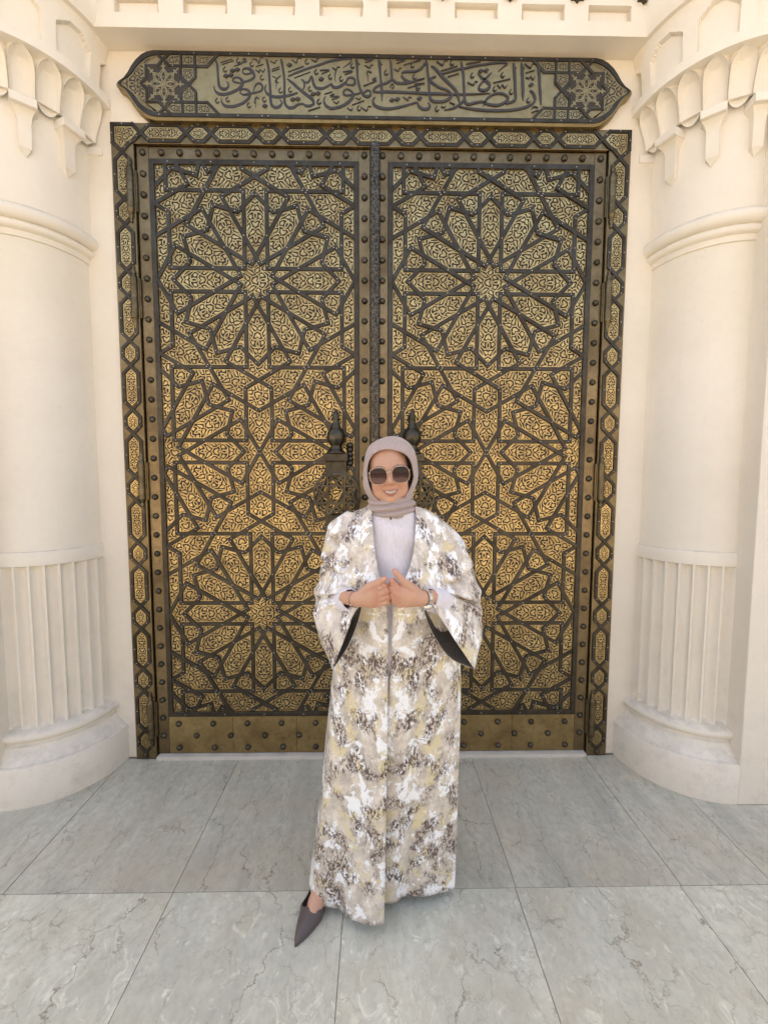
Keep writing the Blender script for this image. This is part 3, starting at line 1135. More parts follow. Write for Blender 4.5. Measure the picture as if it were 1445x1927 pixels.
def door_leaf(sx, label):
    xc = sx * 0.6125
    leaf = thing('door_leaf', (xc, 0.03, 0.02), label, 'door', 'leaves of the double door')
    lx0, lx1 = xc - 0.597, xc + 0.597
    MB().box(lx0 + 0.002, lx1 - 0.002, Y_BACK, 0.05, 0.021, 3.258).build('backing', M['backing'], leaf)
    ix0, ix1, iz0, iz1 = xc - 0.536, xc + 0.536, 0.2345, 3.2005
    MB().box(lx0, ix0, Y_RAIL, 0.052, 0.020, 3.26, 0.002).build('side_rail', M['brass_rail'], leaf)
    MB().box(ix1, lx1, Y_RAIL, 0.052, 0.020, 3.26, 0.002).build('side_rail', M['brass_rail'], leaf)
    MB().box(ix0 + 0.0005, ix1 - 0.0005, Y_RAIL + 0.0012, 0.052, iz1, 3.2595, 0.002).build('top_rail', M['brass_rail'], leaf)
    w3 = (ix1 - ix0) / 3
    for k in range(3):
        MB().box(ix0 + w3 * k + 0.0006, ix0 + w3 * (k + 1) - 0.0006, Y_RAIL + 0.0010, 0.052, 0.0205, iz0, 0.0012).build('kick_plate', M['brass_kick'], leaf)
    # border strips
    bw = 0.026
    e = 0.523
    for p, q in (((xc - e, iz0 + 0.001), (xc - e, iz1 - 0.001)), ((xc + e, iz0 + 0.001), (xc + e, iz1 - 0.001)), ((xc - 0.535, iz1 - 0.0125), (xc + 0.535, iz1 - 0.0125)), ((xc - 0.535, iz0 + 0.0125), (xc + 0.535, iz0 + 0.0125))):
        put_strap(p, q, bw, Y_STRAP - 0.0012, 0.0075, leaf, M['strap'], name='border_strip')
    riv = []
    for p, q, e0, e1 in cl:
        put_strap((p[0] + xc, p[1]), (q[0] + xc, q[1]), SW, Y_STRAP, 0.0052, leaf, M['strap'], e0, e1)
        L = math.hypot(q[0] - p[0], q[1] - p[1])
        if L > 0.05:
            for t in (0.012 / L, 1 - 0.012 / L) if L < 0.2 else (0.012 / L, 0.42, 1 - 0.012 / L):
                x, z = p[0] + (q[0] - p[0]) * t, p[1] + (q[1] - p[1]) * t
                if abs(x) < 0.50 and 0.27 < z < 3.165:
                    riv.append((x + xc, z))
    for k in range(15):
        z = 0.26 + k * 0.207
        riv += [(xc - e, z), (xc + e, z)]
    for k in range(5):
        x = xc - 0.44 + k * 0.22
        riv += [(x, iz1 - 0.0125), (x, iz0 + 0.0125)]
    rivet_field(riv, 0.0002 - 0.0005, leaf)
    for P, E in plates:
        put_plate(P, xc, Y_PLATE, leaf, M['brass'], E=E)
    # studs
    zt = 3.230
    for k in range(13):
        put_stud(lx0 + 0.032 + k * (1.194 - 0.064) / 12, Y_RAIL, zt, leaf)
    for k in range(1, 31):
        z = zt - k * 0.1035
        if z > 0.03:
            put_stud(lx0 + 0.031, Y_RAIL, z, leaf)
            put_stud(lx1 - 0.031, Y_RAIL, z, leaf)
    for k in range(6):
        x = ix0 + 0.055 + k * 0.192
        if x < ix1 - 0.02:
            put_stud(x, Y_RAIL, 0.192, leaf)
            put_stud(x + 0.006 * (k % 2), Y_RAIL, 0.052, leaf)
        if x + 0.098 < ix1 - 0.02:
            put_stud(x + 0.098, Y_RAIL, 0.122, leaf)
    knocker(leaf, -0.198 if sx < 0 else 0.206)
    return leaf


left_leaf = door_leaf(-1, 'bronze and brass star patterned door leaf on the left')
right_leaf = door_leaf(1, 'bronze and brass star patterned door leaf on the right')

# carved meeting post over the joint of the leaves
m, nt, b = new_mat('carved_bronze')
co = coords(nt)
lk(nt, mixc(nt, grey(nt, noise(nt, co, 130, 3), 0, 1, 0.40, 0.60), (0.15, 0.128, 0.098), (0.035, 0.03, 0.024)), b.inputs['Base Color'])
b.inputs['Metallic'].default_value = 1.0
b.inputs['Roughness'].default_value = 0.42
M['carved'] = m
rings = []
n = 13
zz = np.arange(0.03, 3.29, 0.0075)
for i, z in enumerate(zz):
    ring = []
    for j in range(n):
        t = -1 + 2 * j / (n - 1)
        rel = 0.0014 * math.sin(z * 2 * PI / 0.045 + 2.6 * math.sin(t * 5.5)) * (1 - t * t) + 0.0016 * math.sin(z * 2 * PI / 0.03) * math.cos(t * 9) * (1 - t * t)
        ring.append((0.008 + t * 0.0265, -0.006 - 0.014 * math.sqrt(max(0, 1 - t * t)) - rel, z))
    rings.append(ring)
MB().loft(rings, closed=False).build('meeting_post', M['carved'], left_leaf, smooth=True)

# ------------------------------------------------------------------ door frame with its chain of hexagons
frame = thing('door_frame', (0, 0.01, 0), 'bronze door frame with a chain of interlaced long and short hexagons', 'door frame')
FO, FI, FT, FB = 1.327, 1.214, 3.362, 3.262
fm = MB()
fm.box(-FO, -FI, -0.012, 0.06, 0.0, FT, 0.003)
frame_l = fm.build('stile', M['brass_frame'], frame)
MB().box(FI, FO, -0.012, 0.06, 0.0, FT, 0.003).build('stile', M['brass_frame'], frame)
MB().box(-FI, FI, -0.0115, 0.06, FB, FT - 0.0008, 0.003).build('head', M['brass_frame'], frame)
MB().box(-1.3, 1.3, 0.0605, 0.09, 0.0, 3.35).build('dark_backing', M['dark'], frame)
HB, CW = 0.0385, 0.0165
PER, LG = 0.3535, 0.2265
SH = PER - LG


def chain(at_, lo, hi, start, riv):
    """hexagon chain along a line; at_(s, t) gives (x, z); hexagons whose span lies inside lo..hi"""
    spans = []
    k = -14
    while k < 15:
        c = start + k * PER
        spans.append((c - LG / 2, c + LG / 2))
        spans.append((c + LG / 2, c + LG / 2 + SH))
        k += 1
    for a, b in spans:
        if a < lo - 1e-6 or b > hi + 1e-6:
            continue
        f0, f1 = a + 0.0400, b - 0.0400
        for s in (-1, 1):
            put_strap(at_(f0, s * HB), at_(f1, s * HB), CW, -0.012, 0.0045, frame, M['strap'], CW * 0.2, CW * 0.2)
            put_strap(at_(a, 0), at_(f0, s * HB), CW, -0.012, 0.0045, frame, M['strap'], CW * 0.35, CW * 0.2)
            put_strap(at_(b, 0), at_(f1, s * HB), CW, -0.012, 0.0045, frame, M['strap'], CW * 0.35, CW * 0.2)
            riv += [at_(f0 - 0.006, s * (HB - 0.006)), at_((f0 + f1) / 2, s * HB)]
        P = [at_(a, 0), at_(f0, -HB), at_(f1, -HB), at_(b, 0), at_(f1, HB), at_(f0, HB)]
        if area(P) < 0:
            P = P[::-1]
        q = inset(P, CW * 0.5 + 0.0045)
        if q is not None:
            put_plate(q, 0.0, -0.0150, frame, M['brass'], 0.032)
            put_back(q)


def put_back(P):
    """dark ground behind a pierced plate"""
    c = np.mean(P, 0)
    P = [(p - c) * 0.985 + c for p in P]
    MB().raw([(p[0], -0.0128, p[1]) for p in P], [tuple(range(len(P)))]).build('plate_ground', M['backing'], frame)


riv = []
zc = (FT + FB) / 2 + 0.0
chain(lambda s, t: (s, zc + t), -1.18, 1.18, 0.0, riv)
for sx in (-1, 1):
    xc_ = sx * (FO + FI) / 2
    chain(lambda s, t: (xc_ + t, s), 0.035, 3.228, 3.108 - PER * 8, riv)
    # corner piece: an angle of straps round an L-shaped plate
    ox, oz = sx * (FO - 0.0105), FT - 0.0105
    i_x, i_z = sx * (FO - 0.0105 - 2 * HB), FT - 0.0105 - 2 * HB
    top_pt, side_pt = (sx * 1.176, zc), (xc_, 3.222)
    for p, q in (((sx * 1.214, oz), (ox, oz)), ((ox, oz), (ox, 3.262)), (top_pt, (sx * 1.214, oz)), (side_pt, (ox, 3.262)),
                 (top_pt, (sx * 1.212, i_z)), (side_pt, (i_x, 3.258)), ((sx * 1.212, i_z), (i_x, 3.258))):
        put_strap(p, q, CW, -0.0125, 0.0048, frame, M['strap'], CW * 0.4, CW * 0.4)
        riv.append(((p[0] + q[0]) / 2, (p[1] + q[1]) / 2))
    P = [top_pt, (sx * 1.212, i_z), (i_x, 3.258), side_pt, (ox, 3.262), (ox, oz), (sx * 1.214, oz)]
    if area(P) < 0:
        P = P[::-1]
    q = inset(P, CW * 0.5 + 0.004)
    if q is not None:
        put_plate(q, 0.0, -0.0150, frame, M['brass'], 0.032)
        put_back(q)
    put_stud(xc_ + sx * 0.004, -0.012, 0.022, frame)
rivet_field(riv, -0.0195, frame, 0.0028)

# barrel hinges
HZ = (3.035, 2.505, 1.555, 0.225)
for sx in (-1, 1):
    for hz in HZ:
        prof = [(0.001, -0.160), (0.005, -0.156), (0.0075, -0.148), (0.005, -0.141), (0.011, -0.132), (0.0125, -0.124), (0.008, -0.113), (0.016, -0.108), (0.016, -0.100)]
        for k in range(25):
            z = -0.098 + 0.196 * k / 24
            prof.append((0.0178 + 0.0011 * math.sin(k * 2.1), z) if abs(z) > 0.005 else (0.0160, z))
        prof += [(0.016, 0.100), (0.016, 0.108), (0.008, 0.113), (0.0125, 0.124), (0.011, 0.132), (0.005, 0.141), (0.0075, 0.148), (0.005, 0.156), (0.001, 0.160)]
        h = MB().lathe((sx * 1.236, -0.016, hz), prof, 14).build('hinge', M['hinge'], frame, smooth=True)
        leafp = MB()
        leafp.box(*sorted((sx * 1.206, sx * 1.236)), -0.008, 0.004, hz - 0.1, hz + 0.1, 0.002)
        leafp.build('hinge_leaf', M['hinge'], h)
# ------------------------------------------------------------------ inscription panel over the door
sign = thing('inscription_panel', (0.016, 0.0, 3.35), 'long brass plaque with dark Arabic calligraphy and starred pointed ends', 'plaque')
SC, SZ, SH_ = 0.016, 3.5175, 0.1635
SL = 1.290
prof_end = [(0.0, 0.0), (0.004, 0.010), (0.014, 0.019), (0.035, 0.032), (0.056, 0.056), (0.074, 0.085), (0.097, 0.113), (0.127, 0.138), (0.156, 0.152), (0.190, 0.159)]


def sign_outline(d):
    """closed outline, pulled in by d"""
    k = SH_ / 0.159
    q = [(-SL + x, z * k) for x, z in prof_end]
    q += [(SL - x, z * k) for x, z in reversed(prof_end)]
    q += [(SL - x, -z * k) for x, z in prof_end[1:]]
    q += [(-SL + x, -z * k) for x, z in reversed(prof_end[1:])]
    q = q[::-1]                                     # counter-clockwise
    r = inset(q, d) if d > 0 else [np.array(p) for p in q]
    if r is None:
        r = [np.array((p[0] * (1 - d / SL), p[1] * (1 - d / SH_))) for p in q]
    return [(p[0] + SC, p[1] + SZ) for p in r]


o0, o1, o2 = sign_outline(0.0), sign_outline(0.007), sign_outline(0.012)
m = MB()
m.loft([[(x, 0.0, z) for x, z in o0], [(x, -0.036, z) for x, z in o0], [(x, -0.043, z) for x, z in o1]])
m.f.append(tuple(range(2 * len(o0), 3 * len(o0))))
m.build('plaque_body', M['brass_sign'], sign)
# dark border following the outline, in straight lengths
b0, b1 = sign_outline(0.012), sign_outline(0.0285)
n = len(b0)
for i in range(n):
    j = (i + 1) % n
    a, b_, c, d = b0[i], b0[j], b1[j], b1[i]
    L = math.hypot(b_[0] - a[0], b_[1] - a[1])
    parts = max(1, int(L / 0.6))
    for k in range(parts):
        t0, t1 = k / parts, (k + 1) / parts
        qd = [(a[0] + (b_[0] - a[0]) * t0, a[1] + (b_[1] - a[1]) * t0), (a[0] + (b_[0] - a[0]) * t1, a[1] + (b_[1] - a[1]) * t1),
              (d[0] + (c[0] - d[0]) * t1, d[1] + (c[1] - d[1]) * t1), (d[0] + (c[0] - d[0]) * t0, d[1] + (c[1] - d[1]) * t0)]
        MB().prism(qd, -0.0475, -0.0425).build('border_strip', M['strap'], sign)
riv = []
for k in range(25):
    x = SC - 1.08 + k * 0.09
    if k % 2 == 0 or k % 5 == 0:
        riv += [(x, SZ + SH_ - 0.0205), (x + 0.03 * (k % 3), SZ - SH_ + 0.0205)]


def star_field(S, T):
    r = np.hypot(S, T)
    a = np.arctan2(T, S)
    a8 = np.abs((a + PI / 8) % (PI / 4) - PI / 8)
    w = r * np.sin(a8)
    u = r * np.cos(a8)
    petal = 0.0030 - np.abs(w - 0.012 * np.sin(np.clip((u - 0.012) / 0.05, 0, 1) * PI))
    hub = 0.010 - r + 0.004 * np.cos(8 * a)
    ring = 0.0027 - np.abs(r - 0.060 - 0.008 * np.cos(8 * a))
    tip = 0.009 - np.hypot(u - 0.082, w) + 0.004 * np.cos(4 * np.arctan2(w, u - 0.082))
    wave = 0.0024 - np.abs(r - 0.040 + 0.010 * np.cos(8 * a))
    return np.maximum.reduce([petal, hub, ring, tip, wave])


for sx in (-1, 1):
    xs = SC + sx * 1.052                       # centre of the eight-pointed star

    def at_s(dx, dz):
        return (xs - sx * dx, SZ + dz)
    sq, dm = 0.0835, 0.1120
    k8 = dm - sq
    ring8 = []
    for q in range(4):
        c_, s_ = (1, 0, -1, 0)[q], (0, 1, 0, -1)[q]

        def rot(x, z):
            return (x * c_ - z * s_, x * s_ + z * c_)
        ring8 += [rot(dm, 0), rot(sq, k8), rot(sq, sq), rot(k8, sq)]
    for i in range(16):
        put_strap(at_s(*ring8[i]), at_s(*ring8[(i + 1) % 16]), 0.0125, -0.0432, 0.0042, sign, M['strap'], 0.004, 0.004)
    lines = []
    for s in (-1, 1):
        lines += [((0, s * dm), (0.030, s * 0.138)), ((0.0, s * dm), (-0.030, s * 0.138)), ((k8, s * sq), (0.213, s * sq)), ((0.213, s * sq), (0.268, s * 0.138)),
                  ((0.156, s * 0.138), (0.156, s * 0.036)), ((0.156, s * 0.036), (0.088, -s * 0.036)), ((0.0885, s * sq), (0.0885, s * 0.138))]
    for p, q in lines:
        put_strap(at_s(*p), at_s(*q), 0.0125, -0.0432, 0.0042, sign, M['strap'], 0.004, 0.004)
        riv.append(at_s(p[0] * 0.9 + q[0] * 0.1, p[1] * 0.9 + q[1] * 0.1))

    def ground(P, nm='plate_ground'):
        MB().raw([(p[0], -0.0434, p[1]) for p in P], [tuple(range(len(P)))]).build(nm, M['backing'], sign)

    def pierce(P, pitch, extra=None, axis=None):
        P = [np.array(p) for p in P]
        if area(P) < 0:
            P = P[::-1]
        ground(P)
        v, f = pierced_mesh(P, pitch, 0.0019, 0.003, 0.0012, extra=extra, axis=axis)
        me = mesh_from('pierced_plate', [(x, y - 0.0449, z) for x, y, z in v], f, M['brass_sign'])
        add('pierced_plate', me, sign)
    pierce([at_s(x * 0.94, z * 0.94) for x, z in ring8], 0.03, star_field, np.array((1.0, 0.0)))
    # pointed end beyond the star
    tip = [(-sx_, z_) for sx_, z_ in []]
    end = []
    for x, z in prof_end:
        end.append((SL - x - 0.030, z * SH_ / 0.159 * 0.80))
    loc = [(xe, ze) for xe, ze in end]
    half_up = [(SC + sx * xe, SZ + ze) for xe, ze in loc if xe > 1.10]
    half_dn = [(SC + sx * xe, SZ - ze) for xe, ze in reversed(loc) if xe > 1.10 and ze > 1e-6]
    inner = [at_s(-0.034, -0.128), at_s(-sq - 0.009, -sq - 0.004), at_s(-sq - 0.009, -k8), at_s(-dm - 0.010, 0), at_s(-sq - 0.009, k8), at_s(-sq - 0.009, sq + 0.004), at_s(-0.034, 0.128)]
    pierce([half_up[-1]] + half_up[:-1][::-1] + half_dn + inner, 0.042, None, np.array((1.0, 0.0)))
    for s in (-1, 1):
        pierce([at_s(0.022, s * 0.092), at_s(0.081, s * 0.092), at_s(0.081, s * 0.132), at_s(0.038, s * 0.132), at_s(0.014, s * 0.108)], 0.030)
        pierce([at_s(0.096, s * 0.092), at_s(0.148, s * 0.092), at_s(0.148, s * 0.132), at_s(0.096, s * 0.132)], 0.030)
        pierce([at_s(0.164, s * 0.092), at_s(0.209, s * 0.092), at_s(0.249, s * 0.132), at_s(0.164, s * 0.132)], 0.030)
        pierce([at_s(0.0925, s * 0.075), at_s(0.148, s * 0.075), at_s(0.148, s * 0.040), at_s(0.122, s * 0.010), at_s(0.0925, s * 0.040)], 0.030)
rivet_field(riv, -0.0476, sign, 0.0028)
